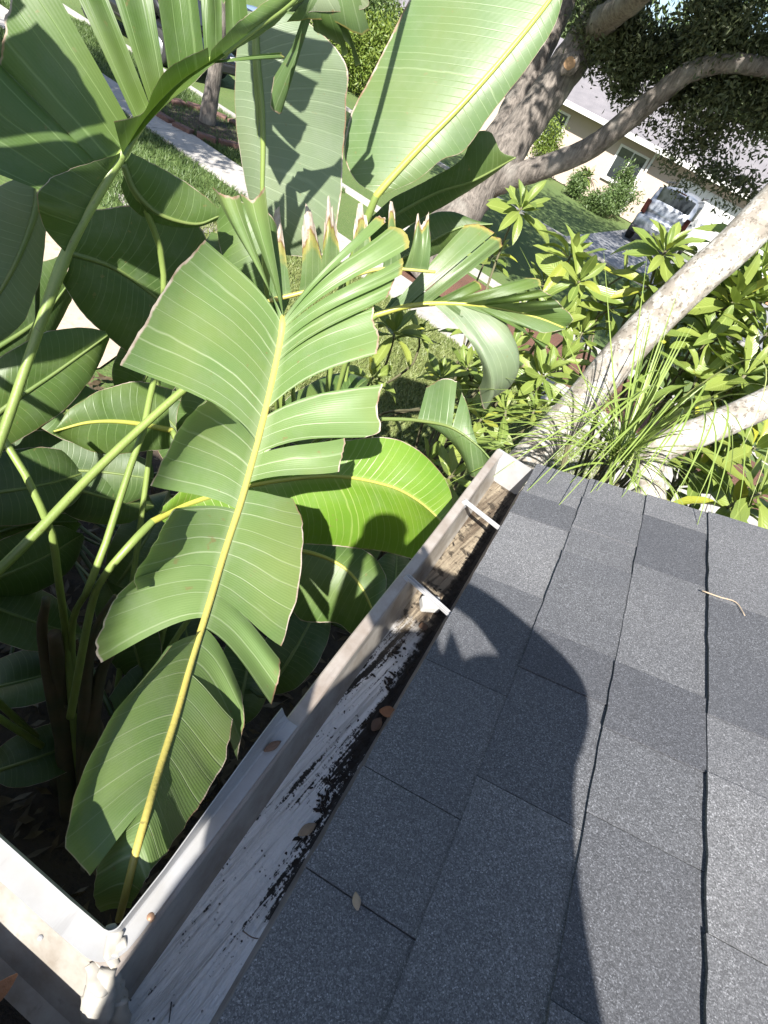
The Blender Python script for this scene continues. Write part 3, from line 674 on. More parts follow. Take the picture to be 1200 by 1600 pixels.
# --- the big torn leaf in the middle
mid = [(443, 497, 1.46), (437, 540, 1.43), (420, 620, 1.35), (400, 700, 1.27), (378, 780, 1.19), (352, 860, 1.11), (325, 950, 1.03), (300, 1030, .97), (275, 1120, .905), (250, 1200, .85), (232, 1262, .805), (214, 1325, .79), (198, 1390, .80), (186, 1436, .85)]
lob = [
 dict(a=(443, 497), b=(441, 514), e=[(331, 291), (345, 303), (362, 306), (374, 305)], dd=(.06, .02), arch=-.06, bow=.05, nu=16),
 dict(a=(443, 495), b=(443, 500), e=[(376, 303), (396, 312), (414, 291)], dd=(.0, -.08), arch=.14, bow=.04, nu=12),
 dict(a=(443, 495), b=(442, 500), e=[(432, 352), (418, 330), (408, 340)], dd=(.10, .06), arch=.05, nu=10, mat='blade_deep'),
 dict(a=(443, 503), b=(396, 690), e=[(322, 377), (298, 400), (268, 432), (238, 485), (210, 535), (190, 572)], dd=(.0, -.04, -.02), curl=.035, bow=-.04, arch=.02),
 dict(a=(399, 690), b=(371, 801), e=[(306, 612), (285, 640), (262, 680), (246, 720), (235, 759)], dd=(-.20, -.10, -.02), curl=.03, arch=-.10),
 dict(a=(371, 803), b=(340, 893), e=[(258, 795), (232, 830), (212, 862), (199, 900), (203, 925)], dd=(-.14, -.16, -.08), curl=.03, arch=-.10),
 dict(a=(340, 893), b=(314, 970), e=[(200, 905), (172, 938), (152, 985), (147, 1018), (157, 1036)], dd=(-.08, -.05, -.02), curl=.03, arch=-.05, bow=-.04),
 dict(a=(309, 996), b=(233, 1255), e=[(245, 1017), (214, 1058), (165, 1110), (130, 1170), (105, 1230), (93, 1300), (97, 1338), (131, 1380)], dd=(-.10, -.10, -.06, -.035), curl=.03, arch=.03),
 dict(a=(232, 1262), b=(190, 1425), e=[(182, 1305), (156, 1345), (145, 1395), (160, 1425)], dd=(.03, .03), arch=.1),
 dict(a=(444, 492), b=(442, 506), e=[(575, 352), (590, 338), (606, 344)], dd=(.10, .08), arch=.12, tat=.006, dry=.06),
 dict(a=(443, 500), b=(440, 522), e=[(612, 352), (636, 366), (640, 386)], dd=(.07, .04), arch=.10, dry=.015),
 dict(a=(441, 515), b=(436, 544), e=[(630, 402), (629, 428)], dd=(.03, .02), arch=.10, dry=.015),
 dict(a=(438, 532), b=(431, 570), e=[(618, 432), (606, 464)], dd=(.02, .01), arch=.08),
 dict(a=(433, 562), b=(424, 648), e=[(584, 480), (583, 502), (592, 522), (588, 553)], dd=(0, .02), arch=.06, bow=-.05),
 dict(a=(423, 655), b=(405, 716), e=[(597, 600), (590, 635), (595, 672), (572, 683)], dd=(.02, .04), arch=.06, bow=-.03),
 dict(a=(404, 719), b=(392, 760), e=[(540, 684), (535, 710), (530, 737)], dd=(.02, .03), arch=.06, bow=.02),
 dict(a=(391, 764), b=(343, 927), e=[(459, 779), (473, 815), (472, 860), (464, 930), (440, 1010)], dd=(.02, .03), arch=.06, bow=.04),
 dict(a=(342, 931), b=(327, 981), e=[(437, 1030), (435, 1065), (424, 1101)], dd=(.02, .04), arch=.05, bow=-.03),
 dict(a=(325, 985), b=(302, 1055), e=[(377, 1080), (381, 1130), (371, 1188)], dd=(.02, .05), arch=.05, bow=-.06),
 dict(a=(301, 1056), b=(233, 1258), e=[(362, 1122), (352, 1188), (325, 1235), (290, 1290), (263, 1330)], dd=(.02, .0), arch=.05, bow=.03),
 dict(a=(231, 1264), b=(193, 1415), e=[(264, 1328), (230, 1372), (205, 1418)], dd=(.0, .0), arch=.04),
]
leaf(plantA, mid, lob, 'blade_main', 'midrib', (.0095, .0045), pet=[(-210, 1080, 1.72), (-60, 945, 1.60), (40, 850, 1.56), (150, 735, 1.58), (265, 628, 1.62), (360, 550, 1.64)], pr=(.0105, .013), label='huge sunlit leaf torn into many segments along its yellow midrib', vbow=-.06)
# --- lime leaf beneath it, lit through the gap
mid = [(238, 815, 1.60), (300, 785, 1.66), (400, 757, 1.70), (515, 744, 1.66), (600, 757, 1.60), (650, 780, 1.56), (690, 815, 1.52), (699, 832, 1.52)]
leaf(plantA, mid, [dict(a=0.02, b=1.0, e=[(255, 790), (330, 730), (430, 700), (530, 690), (600, 683), (655, 703), (692, 742), (707, 778), (703, 820)], dd=(0, -.02, .0), arch=.06, bow=.06),
                   dict(a=0.02, b=1.0, e=[(262, 822), (350, 850), (480, 850), (590, 862), (645, 874), (672, 856), (694, 835)], dd=(.02, .10, .02), arch=.08, bow=.10)],
     'blade_lime', 'midrib_lime', (.010, .003), pet=[(110, 1120, 2.2), (140, 960, 1.75), (160, 905, 1.62), (200, 855, 1.58)], label='glowing lime green leaf half hidden under the big torn leaf')
# --- darker leaf under that
mid = [(440, 858, 1.9), (490, 865, 1.88), (535, 885, 1.86), (565, 918, 1.85), (585, 960, 1.85)]
leaf(plantA, mid, [dict(a=0.0, b=1.0, e=[(440, 850), (520, 845), (575, 862), (602, 900), (598, 950)], dd=.04, arch=.08),
                   dict(a=0.0, b=1.0, e=[(450, 870), (452, 930), (470, 970), (525, 974), (552, 990), (580, 975)], dd=(.02, .12), arch=.06)], 'blade_deep', 'midrib_lime', (.009, .003),
     pet=[(150, 1200, 2.5), (300, 960, 2.1), (380, 880, 1.95)], label='deep green leaf with shadow patches below the lime leaf')
# --- leaf at upper left, seen partly from beneath
mid = [(104, 395, 1.36), (135, 335, 1.36), (192, 240, 1.38), (232, 178, 1.42), (285, 125, 1.47), (340, 88, 1.52), (395, 47, 1.58), (450, 8, 1.64), (500, -40, 1.7)]
lob = [
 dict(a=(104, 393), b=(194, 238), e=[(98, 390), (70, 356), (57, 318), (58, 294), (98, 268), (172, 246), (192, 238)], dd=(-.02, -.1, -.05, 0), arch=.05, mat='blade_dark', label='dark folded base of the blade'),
 dict(a=(140, 325), b=(172, 275), e=[(-60, 250), (-70, 180), (-40, 80), (0, 98)], dd=(-.02, .02), arch=.03, mat='blade_deep'),
 dict(a=(172, 272), b=(215, 205), e=[(0, 100), (8, 52), (10, 25), (30, -30), (72, -40)], dd=(.02, .02), arch=.04),
 dict(a=(216, 200), b=(236, 174), e=[(112, -25), (160, -25)], dd=.03, arch=.03),
 dict(a=(238, 170), b=(262, 146), e=[(172, -25), (234, -30)], dd=.03, arch=.03),
 dict(a=(266, 142), b=(318, 103), e=[(243, -25), (305, -30)], dd=.03, arch=.03),
 dict(a=(322, 100), b=(348, 82), e=[(312, -28), (346, -28)], dd=.03, arch=.03),
 dict(a=(352, 78), b=(392, 50), e=[(351, -28), (380, -30)], dd=.04, arch=.03),
 dict(a=(195, 238), b=(330, 95), e=[(178, 190), (222, 178), (240, 140), (265, 103), (325, 75)], dd=(-.08, -.1, -.06), arch=.12),
 dict(a=(200, 232), b=(345, 85), e=[(262, 158), (300, 132), (322, 110), (352, 86)], dd=(-.05, -.03), arch=.1),
 dict(a=(330, 95), b=(470, -5), e=[(330, 80), (368, 36), (390, 22), (430, -8)], dd=(-.06, -.04), arch=.12),
 dict(a=(338, 92), b=(440, 15), e=[(352, 92), (372, 76), (420, 45), (452, 18)], dd=(.02, .02), arch=.1),
 dict(a=(322, 102), b=(330, 96), e=[(444, 92), (440, 82)], dd=(.05, .06), arch=.12, bow=.03, dry=.015),
]
leaf(plantA, mid, lob, 'blade_deep', 'petiole', (.0105, .005), pet=[(-120, 980, 1.6), (-40, 790, 1.45), (0, 690, 1.40), (50, 545, 1.37), (85, 445, 1.36)], pr=(.0095, .012), label='leaf split into long straps rising to the upper left corner')
# --- torn strap tips hanging in from above
mid = [(560, -60, 1.75), (500, -20, 1.7), (430, 20, 1.66)]
leaf(plantA, mid, [dict(a=.3, b=.6, e=[(428, 120), (422, 165), (434, 178), (441, 172), (441, 120)], dd=(.08, .12), arch=.05, nu=20),
                   dict(a=.1, b=.6, e=[(578, 48), (560, 55), (515, 32), (448, 34)], dd=(.02, .0), arch=.15, dry=.04),
                   dict(a=.15, b=.7, e=[(572, -14), (575, 10), (540, 18), (450, 18)], dd=(.05, .0), arch=.08, mat='blade_grey'),
                   dict(a=.35, b=.6, e=[(535, 92), (544, 82), (520, 62), (490, 48)], dd=(.10, .05), arch=.2, mat='blade_deep'),
                   dict(a=.3, b=.55, e=[(555, 102), (562, 94), (540, 66), (508, 45)], dd=(.12, .08), arch=.2, mat='blade_deep')], 'blade_pale', 'midrib_dark', (.008, .005), pet=[(760, -800, 2.5), (680, -400, 2.25), (600, -150, 1.9)], label='torn strap ends drooping in at the top edge')
# --- unseen tall leaves left and above, shaped to cast shade on the left-hand leaves
def up_sun(k, d): return lambda x, y: tuple(P(x, y, d) - SD * k)
T = up_sun(.55, 1.39)
leaf(plantA, [T(150, 470), T(100, 410), T(20, 315), T(-60, 185), T(-130, 60), T(-170, -60)], [dict(a=.52, b=.78, e=[T(172, 200), T(120, 110), T(45, 15)]), dict(a=.34, b=.50, e=[T(205, 240), T(170, 226)]), dict(a=.03, b=.32, e=[T(150, 420), T(190, 330), T(212, 262)]), dict(a=.80, b=.98, e=[T(30, -10), T(-40, -90)]),
     dict(a=.05, b=.95, e=[T(60, 500), T(-80, 420), T(-180, 280), T(-230, 100), T(-200, -40)])], 'blade_deep', 'petiole', (.014, .005), world=True, pet=[(-.88, .5, .3), (-1.0, .3, 1.2), (-.97, .2, 2.1)], label='strap-torn leaf rising beyond the left edge of the view')
T = up_sun(1.15, 2.3)
leaf(plantA, [T(30, 600), T(110, 480), T(190, 390), T(280, 300)], [dict(a=.0, b=1.0, e=[T(-60, 560), T(-20, 430), T(60, 310), T(200, 245), T(275, 275)]), dict(a=.0, b=.6, e=[T(130, 570), T(210, 510), T(260, 455)]), dict(a=.64, b=1.0, e=[T(285, 440), T(335, 370), T(310, 310)])], 'blade_deep', 'petiole', (.014, .005), world=True,
     pet=[(-.92, .5, .3), (-1.1, .36, 1.2), (-1.2, .32, 2.1)], label='broad leaf leaning in beyond the left edge of the view')
T = up_sun(.62, 2.08)
leaf(plantA, [T(395, 20), T(415, 90), T(425, 180), T(425, 270)], [dict(a=.0, b=.22, e=[T(520, 40), T(500, 105)]), dict(a=.22, b=.46, e=[T(498, 120), T(470, 178)]), dict(a=.50, b=.70, e=[T(482, 190), T(462, 238)]), dict(a=.74, b=1.0, e=[T(470, 245), T(440, 300)]), dict(a=0.0, b=.9, e=[T(380, 40), T(392, 120), T(405, 220)])], 'blade_pale', 'midrib_dark', (.010, .004), world=True,
     pet=[tuple(P(200, -500, 1.9)), tuple(P(300, -400, 1.8))], label='unseen fringed leaf above the top edge, shaped to shade the upright leaf')
# --- second clump further out
plantB = empty('bird_of_paradise_plant', (-1.35, 2.0, 0)); tag(plantB, 'taller bird of paradise plant behind, with upright pale leaf and brown-tipped straps', 'plant')
mid = [(398, 20, 2.1), (402, 90, 2.08), (409, 165, 2.06), (411, 230, 2.05), (410, 300, 2.05), (412, 370, 2.06)]
leaf(plantB, mid, [dict(a=0.0, b=1.0, e=[(436, 18), (480, 35), (541, 100), (541, 160), (539, 220), (533, 300), (522, 370), (500, 400), (440, 398)], dd=(.02, .08, .04), arch=.03, bow=-.05),
                   dict(a=0.0, b=1.0, e=[(378, 20), (369, 80), (367, 150), (372, 215), (386, 300), (398, 360)], dd=(.06, .06), arch=.04, bow=-.05)],
     'blade_grey', 'petiole', (.011, .006), pet=[(470, 960, 3.2), (455, 760, 2.75), (432, 560, 2.35), (418, 450, 2.12)], pr=(.014, .018), label='upright pale grey-green leaf with hand-like shadows across it')
mid = [(588, 306, 2.16), (610, 280, 2.16), (660, 226, 2.17), (720, 165, 2.2), (785, 92, 2.26), (850, 12, 2.34), (900, -60, 2.42)]
leaf(plantB, mid, [dict(a=0.0, b=1.0, e=[(582, 300), (556, 282), (541, 250), (541, 212), (556, 165), (598, 82), (638, 0), (680, -80)], dd=(.0, .05, .03, .05), arch=.03, bow=.03),
                   dict(a=0.0, b=1.0, e=[(600, 304), (650, 282), (692, 249), (726, 234), (772, 172), (822, 108), (866, 40), (890, -40)], dd=(.0, -.02, -.02), arch=.05, bow=.03)],
     'blade_pale', 'midrib_lime', (.013, .006), pet=[(480, 980, 3.2), (500, 700, 2.6), (545, 430, 2.25)], label='broad glossy upright leaf with a bright yellow midrib at the top')
mid = [(560, 372, 2.5), (610, 340, 2.5), (680, 302, 2.48), (740, 282, 2.46), (806, 246, 2.44)]
leaf(plantB, mid, [dict(a=0.0, b=1.0, e=[(560, 360), (610, 312), (680, 275), (722, 248), (738, 212), (766, 205), (782, 236), (800, 244)], dd=(.0, -.06, .0), arch=.06, bow=.05),
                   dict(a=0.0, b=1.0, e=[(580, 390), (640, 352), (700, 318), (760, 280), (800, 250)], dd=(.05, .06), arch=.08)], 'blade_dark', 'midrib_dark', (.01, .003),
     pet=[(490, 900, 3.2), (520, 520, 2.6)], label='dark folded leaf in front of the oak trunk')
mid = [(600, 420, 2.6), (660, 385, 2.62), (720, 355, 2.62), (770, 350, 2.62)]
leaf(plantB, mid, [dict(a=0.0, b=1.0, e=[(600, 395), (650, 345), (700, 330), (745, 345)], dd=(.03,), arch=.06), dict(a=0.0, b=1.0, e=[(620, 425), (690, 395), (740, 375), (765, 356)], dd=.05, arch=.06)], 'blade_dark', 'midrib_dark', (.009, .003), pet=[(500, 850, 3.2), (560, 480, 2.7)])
# brown-tipped straps standing behind the big leaf
mid = [(420, 470, 1.95), (480, 455, 1.95), (540, 435, 1.97), (600, 420, 2.0), (680, 425, 2.05)]
st = [((418, 470), (456, 462), [(427, 345), (430, 327), (436, 324), (440, 352)], .8), ((466, 457), (504, 448), [(471, 365), (478, 322), (484, 324), (496, 372)], .7), ((502, 446), (534, 438), [(506, 360), (512, 312), (517, 318), (528, 362)], .62), ((545, 434), (578, 426), [(552, 362), (560, 318), (566, 322), (577, 356)], .5), ((596, 421), (630, 420), [(606, 360), (609, 318), (616, 322), (618, 362)], .36), ((632, 420), (668, 423), [(646, 372), (652, 336), (660, 350), (668, 336), (672, 360)], .3)]
leaf(plantB, mid, [dict(a=a, b=b, e=e, dd=(0, .02, 0), arch=.05 + .05 * (k % 3), bow=.04 * (k % 2), dry=dr, tat=.012, nu=22, label='strap with scorched tip') for k, (a, b, e, dr) in enumerate(st)], 'blade_pale', 'midrib', (.008, .005), pet=[(470, 1000, 3.3), (440, 700, 2.5), (420, 540, 2.05)], label='row of upright straps with scorched brown and white tips')
# right-hand leaf with twisted straps and a drooping half
mid = [(588, 492, 2.3), (640, 478, 2.3), (700, 474, 2.32), (770, 480, 2.34), (835, 495, 2.38), (880, 512, 2.42)]
leaf(plantB, mid, [
 dict(a=.05, b=.16, e=[(726, 352), (750, 350), (772, 364)], dd=(.12, .12), arch=.06, dry=.04), dict(a=.17, b=.28, e=[(770, 368), (782, 374), (786, 384)], dd=(.1, .1), arch=.08, dry=.04),
 dict(a=.28, b=.40, e=[(742, 438), (750, 442), (752, 452)], dd=(.05, .05), arch=.1, mat='blade_deep', dry=.06), dict(a=.34, b=.52, e=[(822, 434), (842, 436), (846, 446)], dd=(.08, .05), arch=.1, mat='blade_deep', dry=.015),
 dict(a=.4, b=.62, e=[(806, 446), (808, 456), (800, 466)], dd=(.03, .03), arch=.1), dict(a=.5, b=.98, e=[(850, 478), (880, 482), (896, 498), (886, 510)], dd=(.06, .03), arch=.06, mat='blade_deep'),
 dict(a=.42, b=.97, e=[(820, 512), (850, 520), (875, 516), (884, 514)], dd=(.02, .02), arch=.06),
 dict(a=.30, b=.62, e=[(748, 606), (757, 640), (770, 622), (800, 600), (806, 566), (790, 530)], dd=(.10, .12, .06), arch=.22, bow=.18, mat='blade_grey', nu=40),
 dict(a=.45, b=.6, e=[(845, 452), (862, 462)], dd=(-.02, .0), arch=.14, mat='blade_deep'), dict(a=.55, b=.75, e=[(868, 468), (880, 480)], dd=(-.03, -.02), arch=.16, mat='blade_dark'),
 dict(a=.5, b=.7, e=[(858, 540), (846, 548)], dd=(.06, .06), arch=.12, mat='blade_deep'), dict(a=.35, b=.5, e=[(820, 570), (806, 580)], dd=(.1, .1), arch=.14, mat='blade_dark'),
 dict(a=.03, b=.4, e=[(612, 466), (650, 455), (700, 466)], dd=(.05, .02), arch=.1, mat='blade_dark')], 'blade_pale', 'midrib_lime', (.013, .004), pet=[(500, 980, 3.3), (510, 720, 2.7), (548, 540, 2.35)], label='arching leaf with twisted straps reaching right and a drooping half')
# small drooping leaf near the gutter end
mid = [(560, 655, 2.2), (620, 655, 2.14), (660, 658, 2.1), (705, 668, 2.06), (745, 695, 2.04), (770, 722, 2.02)]
leaf(plantB, mid, [dict(a=.42, b=.66, e=[(666, 606), (690, 592), (714, 596)], dd=(.05, .05), arch=.06), dict(a=.66, b=.86, e=[(722, 612), (732, 640), (738, 668)], dd=(.05, .03), arch=.06),
                   dict(a=.42, b=1.0, e=[(700, 680), (722, 715), (738, 745), (760, 735), (770, 725)], dd=(.05, .08, .02), arch=.1)], 'blade_pale', 'midrib_dark', (.010, .003), pet=[(420, 900, 3.2), (470, 720, 2.5)], label='small drooping leaf torn in two by the gutter end')
leaf(plantB, [(440, 500, 2.2), (415, 430, 2.2), (385, 370, 2.22), (345, 318, 2.25)], [dict(a=0.0, b=1.0, e=[(452, 470), (446, 400), (425, 350), (385, 318), (350, 312)], dd=.03, arch=.06), dict(a=0.0, b=1.0, e=[(415, 500), (372, 450), (345, 390), (336, 335)], dd=.04, arch=.06)], 'blade_deep', 'midrib_dark', (.009, .003), pet=[(470, 900, 3.1), (460, 640, 2.5)])
leaf(plantB, [(330, 560, 2.5), (345, 480, 2.5), (350, 420, 2.5), (340, 365, 2.52)], [dict(a=0.0, b=1.0, e=[(360, 550), (385, 480), (380, 410), (350, 365)], dd=.03, arch=.06), dict(a=0.0, b=1.0, e=[(300, 560), (295, 480), (305, 410), (330, 362)], dd=.04, arch=.06)], 'blade_dark', 'midrib_dark', (.009, .003), pet=[(450, 900, 3.1), (360, 680, 2.6)])
# --- third clump at left, mostly in shade
plantC = empty('bird_of_paradise_plant', (-2.0, 1.3, 0)); tag(plantC, 'shaded bird of paradise plant at the left with broad dark leaves', 'plant')
def simple(plant, mid, up, lo, mat, rib='midrib_dark', pet=None, rr=(.011, .003), **k):
    return leaf(plant, mid, [dict(a=0.0, b=1.0, e=up, dd=k.get('du', .0), arch=.07, bow=.08), dict(a=0.0, b=1.0, e=lo, dd=k.get('dl', .05), arch=.07, bow=.08)], mat, rib, rr, pet=pet, label=k.get('label'))
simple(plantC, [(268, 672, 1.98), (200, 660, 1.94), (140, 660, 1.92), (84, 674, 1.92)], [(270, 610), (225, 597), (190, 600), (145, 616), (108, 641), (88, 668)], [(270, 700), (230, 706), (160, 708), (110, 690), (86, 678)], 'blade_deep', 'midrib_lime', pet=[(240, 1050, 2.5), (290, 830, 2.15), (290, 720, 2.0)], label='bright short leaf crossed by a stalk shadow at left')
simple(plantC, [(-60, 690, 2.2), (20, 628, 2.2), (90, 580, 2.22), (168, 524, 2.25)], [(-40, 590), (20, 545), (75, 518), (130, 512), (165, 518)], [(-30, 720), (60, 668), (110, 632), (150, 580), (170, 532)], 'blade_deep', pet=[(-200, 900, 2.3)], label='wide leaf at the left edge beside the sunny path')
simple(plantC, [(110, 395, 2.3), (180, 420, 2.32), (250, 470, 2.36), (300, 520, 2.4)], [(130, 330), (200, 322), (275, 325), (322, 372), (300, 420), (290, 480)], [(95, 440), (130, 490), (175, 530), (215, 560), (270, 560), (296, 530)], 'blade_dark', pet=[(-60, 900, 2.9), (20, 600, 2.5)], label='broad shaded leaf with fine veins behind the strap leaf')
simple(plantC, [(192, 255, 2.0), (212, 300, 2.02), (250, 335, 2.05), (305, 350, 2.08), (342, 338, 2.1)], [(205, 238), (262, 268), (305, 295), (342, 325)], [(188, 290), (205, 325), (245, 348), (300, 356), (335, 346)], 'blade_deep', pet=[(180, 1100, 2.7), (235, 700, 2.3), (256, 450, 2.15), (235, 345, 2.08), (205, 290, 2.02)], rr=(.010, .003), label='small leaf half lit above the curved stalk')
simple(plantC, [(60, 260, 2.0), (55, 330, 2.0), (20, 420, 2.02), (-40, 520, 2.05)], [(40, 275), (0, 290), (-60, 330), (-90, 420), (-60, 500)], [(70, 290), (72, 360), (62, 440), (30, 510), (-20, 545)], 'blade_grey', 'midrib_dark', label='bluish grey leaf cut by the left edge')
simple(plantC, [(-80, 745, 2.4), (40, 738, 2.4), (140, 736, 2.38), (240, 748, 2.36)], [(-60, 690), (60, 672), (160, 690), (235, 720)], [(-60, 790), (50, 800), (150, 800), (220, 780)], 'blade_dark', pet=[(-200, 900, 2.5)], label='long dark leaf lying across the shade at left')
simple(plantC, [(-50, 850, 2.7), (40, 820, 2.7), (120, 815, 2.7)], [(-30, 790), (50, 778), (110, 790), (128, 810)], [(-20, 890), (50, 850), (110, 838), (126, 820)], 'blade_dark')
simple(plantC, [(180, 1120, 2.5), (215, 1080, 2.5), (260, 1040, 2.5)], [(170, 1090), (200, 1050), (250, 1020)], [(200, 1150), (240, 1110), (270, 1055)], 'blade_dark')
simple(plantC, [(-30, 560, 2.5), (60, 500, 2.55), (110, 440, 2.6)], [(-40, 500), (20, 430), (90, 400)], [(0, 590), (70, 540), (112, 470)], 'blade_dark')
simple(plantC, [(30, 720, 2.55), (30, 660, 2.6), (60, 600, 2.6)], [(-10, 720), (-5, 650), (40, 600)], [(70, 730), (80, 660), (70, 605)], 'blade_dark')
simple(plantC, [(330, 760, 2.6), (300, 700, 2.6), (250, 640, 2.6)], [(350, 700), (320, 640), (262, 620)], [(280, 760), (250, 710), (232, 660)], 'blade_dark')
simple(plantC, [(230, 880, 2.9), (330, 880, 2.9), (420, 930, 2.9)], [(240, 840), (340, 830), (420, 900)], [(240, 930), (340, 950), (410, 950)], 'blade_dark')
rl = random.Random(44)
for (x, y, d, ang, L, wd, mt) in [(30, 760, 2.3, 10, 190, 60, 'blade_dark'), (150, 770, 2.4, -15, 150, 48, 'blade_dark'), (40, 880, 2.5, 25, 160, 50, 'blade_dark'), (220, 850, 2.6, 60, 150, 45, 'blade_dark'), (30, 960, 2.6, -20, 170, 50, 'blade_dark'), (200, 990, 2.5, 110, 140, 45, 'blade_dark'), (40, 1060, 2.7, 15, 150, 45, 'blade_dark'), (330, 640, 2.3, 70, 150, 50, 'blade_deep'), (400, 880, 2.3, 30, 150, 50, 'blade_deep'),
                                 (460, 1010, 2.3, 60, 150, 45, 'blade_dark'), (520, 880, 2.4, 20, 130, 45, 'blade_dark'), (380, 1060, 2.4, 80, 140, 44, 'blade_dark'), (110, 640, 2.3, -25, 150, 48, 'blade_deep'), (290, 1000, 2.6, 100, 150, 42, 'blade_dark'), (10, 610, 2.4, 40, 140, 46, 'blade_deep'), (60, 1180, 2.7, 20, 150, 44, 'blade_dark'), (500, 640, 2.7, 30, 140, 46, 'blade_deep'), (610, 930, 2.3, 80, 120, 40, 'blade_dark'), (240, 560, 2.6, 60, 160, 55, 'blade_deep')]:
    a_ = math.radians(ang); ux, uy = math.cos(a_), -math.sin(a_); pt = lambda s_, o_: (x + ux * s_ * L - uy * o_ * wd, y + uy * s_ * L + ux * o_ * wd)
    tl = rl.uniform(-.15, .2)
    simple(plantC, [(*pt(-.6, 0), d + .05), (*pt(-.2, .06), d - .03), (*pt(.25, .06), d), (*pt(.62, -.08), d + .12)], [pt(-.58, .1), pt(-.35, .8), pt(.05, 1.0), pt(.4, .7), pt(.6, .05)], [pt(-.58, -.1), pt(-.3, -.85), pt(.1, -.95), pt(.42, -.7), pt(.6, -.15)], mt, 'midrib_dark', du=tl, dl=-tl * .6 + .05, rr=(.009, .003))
# leafless stalks of the clump in the shade
def stalk(plant, pts, r, mat='petiole', nm='stalk'): return tube(nm, [P(*q) for q in pts], r, mat, plant, 8, 24)
stalk(plantA, [(130, 1260, 2.9), (105, 1010, 2.2), (92, 910, 1.75), (80, 830, 1.58), (55, 775, 1.55), (25, 715, 1.55), (-30, 640, 1.58)], (.026, .02, .012, .0098, .009))
stalk(plantA, [(140, 1260, 2.9), (112, 1010, 2.2), (140, 915, 1.62), (165, 850, 1.60), (200, 740, 1.62), (228, 660, 1.66), (250, 560, 1.75), (330, 440, 1.9)], (.026, .02, .012, .0098, .0095, .009, .009))
stalk(plantA, [(120, 1260, 2.9), (70, 1020, 2.25), (72, 935, 2.0)], (.03, .026, .012), 'sheath', 'sheath')
stalk(plantA, [(130, 1250, 2.85), (135, 1060, 2.2), (150, 980, 1.95), (180, 930, 1.85)], (.03, .028, .02, .006), 'sheath', 'sheath')
stalk(plantA, [(130, 1290, 2.9), (150, 1090, 2.3), (175, 1020, 2.1), (230, 960, 2.0)], (.035, .03, .022, .008), 'sheath', 'sheath')
stalk(plantA, [(110, 1270, 2.9), (95, 1080, 2.4), (85, 990, 2.1)], (.04, .035, .02), 'sheath', 'sheath')
for pl, b in ((plantB, (-1.35, 2.0)), (plantC, (-2.0, 1.3)), (plantA, (-.85, .55))):
    rough_tube('stem', [(b[0], b[1], -.02), (b[0] + .02, b[1] + .03, .35), (b[0] - .02, b[1] + .05, .75)], (.11, .09, .06), 'sheath', pl, 12, 14)
# ================================================================== trees
def cloud(name, parent, blobs, n, size, mat, seed, per=10, spread=2.2, flat=1.0, loc=None):
    """leaf-sized faces in loose sprays spread through the given blobs (centre, radii, weight)"""
    rg = np.random.default_rng(seed); w = np.array([b[2] for b in blobs], float); w /= w.sum(); m_ = n // per
    pick = rg.choice(len(blobs), m_, p=w); C = np.array([b[0] for b in blobs])[pick]; Rr = np.array([np.broadcast_to(b[1], 3) for b in blobs])[pick]
    d = rg.normal(size=(m_, 3)); d /= np.linalg.norm(d, axis=1)[:, None]; rad = rg.random(m_) ** (1 / 2.2)
    sc = C + d * rad[:, None] * Rr
    c = np.repeat(sc, per, 0) + rg.normal(size=(m_ * per, 3)) * size * spread * np.array([1, 1, flat]); k = len(c)
    a = rg.normal(size=(k, 3)); a[:, 2] -= .3; a /= np.linalg.norm(a, axis=1)[:, None]
    b = rg.normal(size=(k, 3)); b -= a * (a * b).sum(1)[:, None]; b /= np.linalg.norm(b, axis=1)[:, None]
    s = size * (.6 + .8 * rg.random(k))[:, None]; nn = np.cross(a, b)
    V = np.empty((k * 4, 3)); V[0::4] = c - a * s; V[1::4] = c + b * s * .38 + nn * s * .12; V[2::4] = c + a * s; V[3::4] = c - b * s * .38 + nn * s * .12
    o = mesh(name, V, np.arange(k * 4).reshape(-1, 4).tolist(), mat, parent, smooth=False, loc=loc); o['kind'] = 'stuff'; return o
oak = empty('oak_tree', (-3.1, 8.9, 0)); tag(oak, 'large oak with furrowed grey bark, a pruning scar and a long bare limb', 'tree')
rough_tube('trunk', [(-3.15, 8.9, -.1), P(676, 392, 9.95), P(728, 318, 10.0), P(792, 235, 10.15), P(868, 128, 10.4), P(950, 10, 10.7), P(1030, -110, 11.2)], (.52, .39, .32, .275, .255, .235, .22), 'oak_bark', oak, 18, 60, .07)
rough_tube('trunk', [P(750, 262, 10.35), P(798, 180, 10.5), P(850, 70, 10.8), P(900, -40, 11.2)], (.22, .2, .18, .16), 'oak_bark', oak, 14, 30, .07)
rough_tube('limb', [P(770, 285, 10.1), P(815, 272, 9.95), P(860, 258, 9.85), P(912, 236, 9.75), P(960, 204, 9.65), P(1012, 162, 9.6), P(1080, 112, 9.5), P(1150, 98, 9.45), P(1240, 118, 9.4)], (.22, .17, .155, .15, .145, .13, .115, .1, .08), 'oak_bark', oak, 14, 50, .06)
rough_tube('limb', [P(925, 45, 10.5), P(960, 20, 9.5), P(1010, -20, 8.5), P(1080, -120, 7.6)], (.2, .16, .12, .08), 'oak_bark', oak, 12, 30, .06)
sc_c = P(888, 98, 10.02); sc_n = CAM - sc_c; sc_n = sc_n / np.linalg.norm(sc_n)
sc_o = dome('pruning_scar', sc_c + np.array([.02, 0, 0]), .135, .05, 'oak_bark', oak, .3, 16, 4, sc_n, 3)
dome('cut_face', sc_c + np.array([.02, 0, 0]) + sc_n * .046, .075, .006, 'cut_wood', sc_o, .2, 14, 3, sc_n, 4)
hb = []
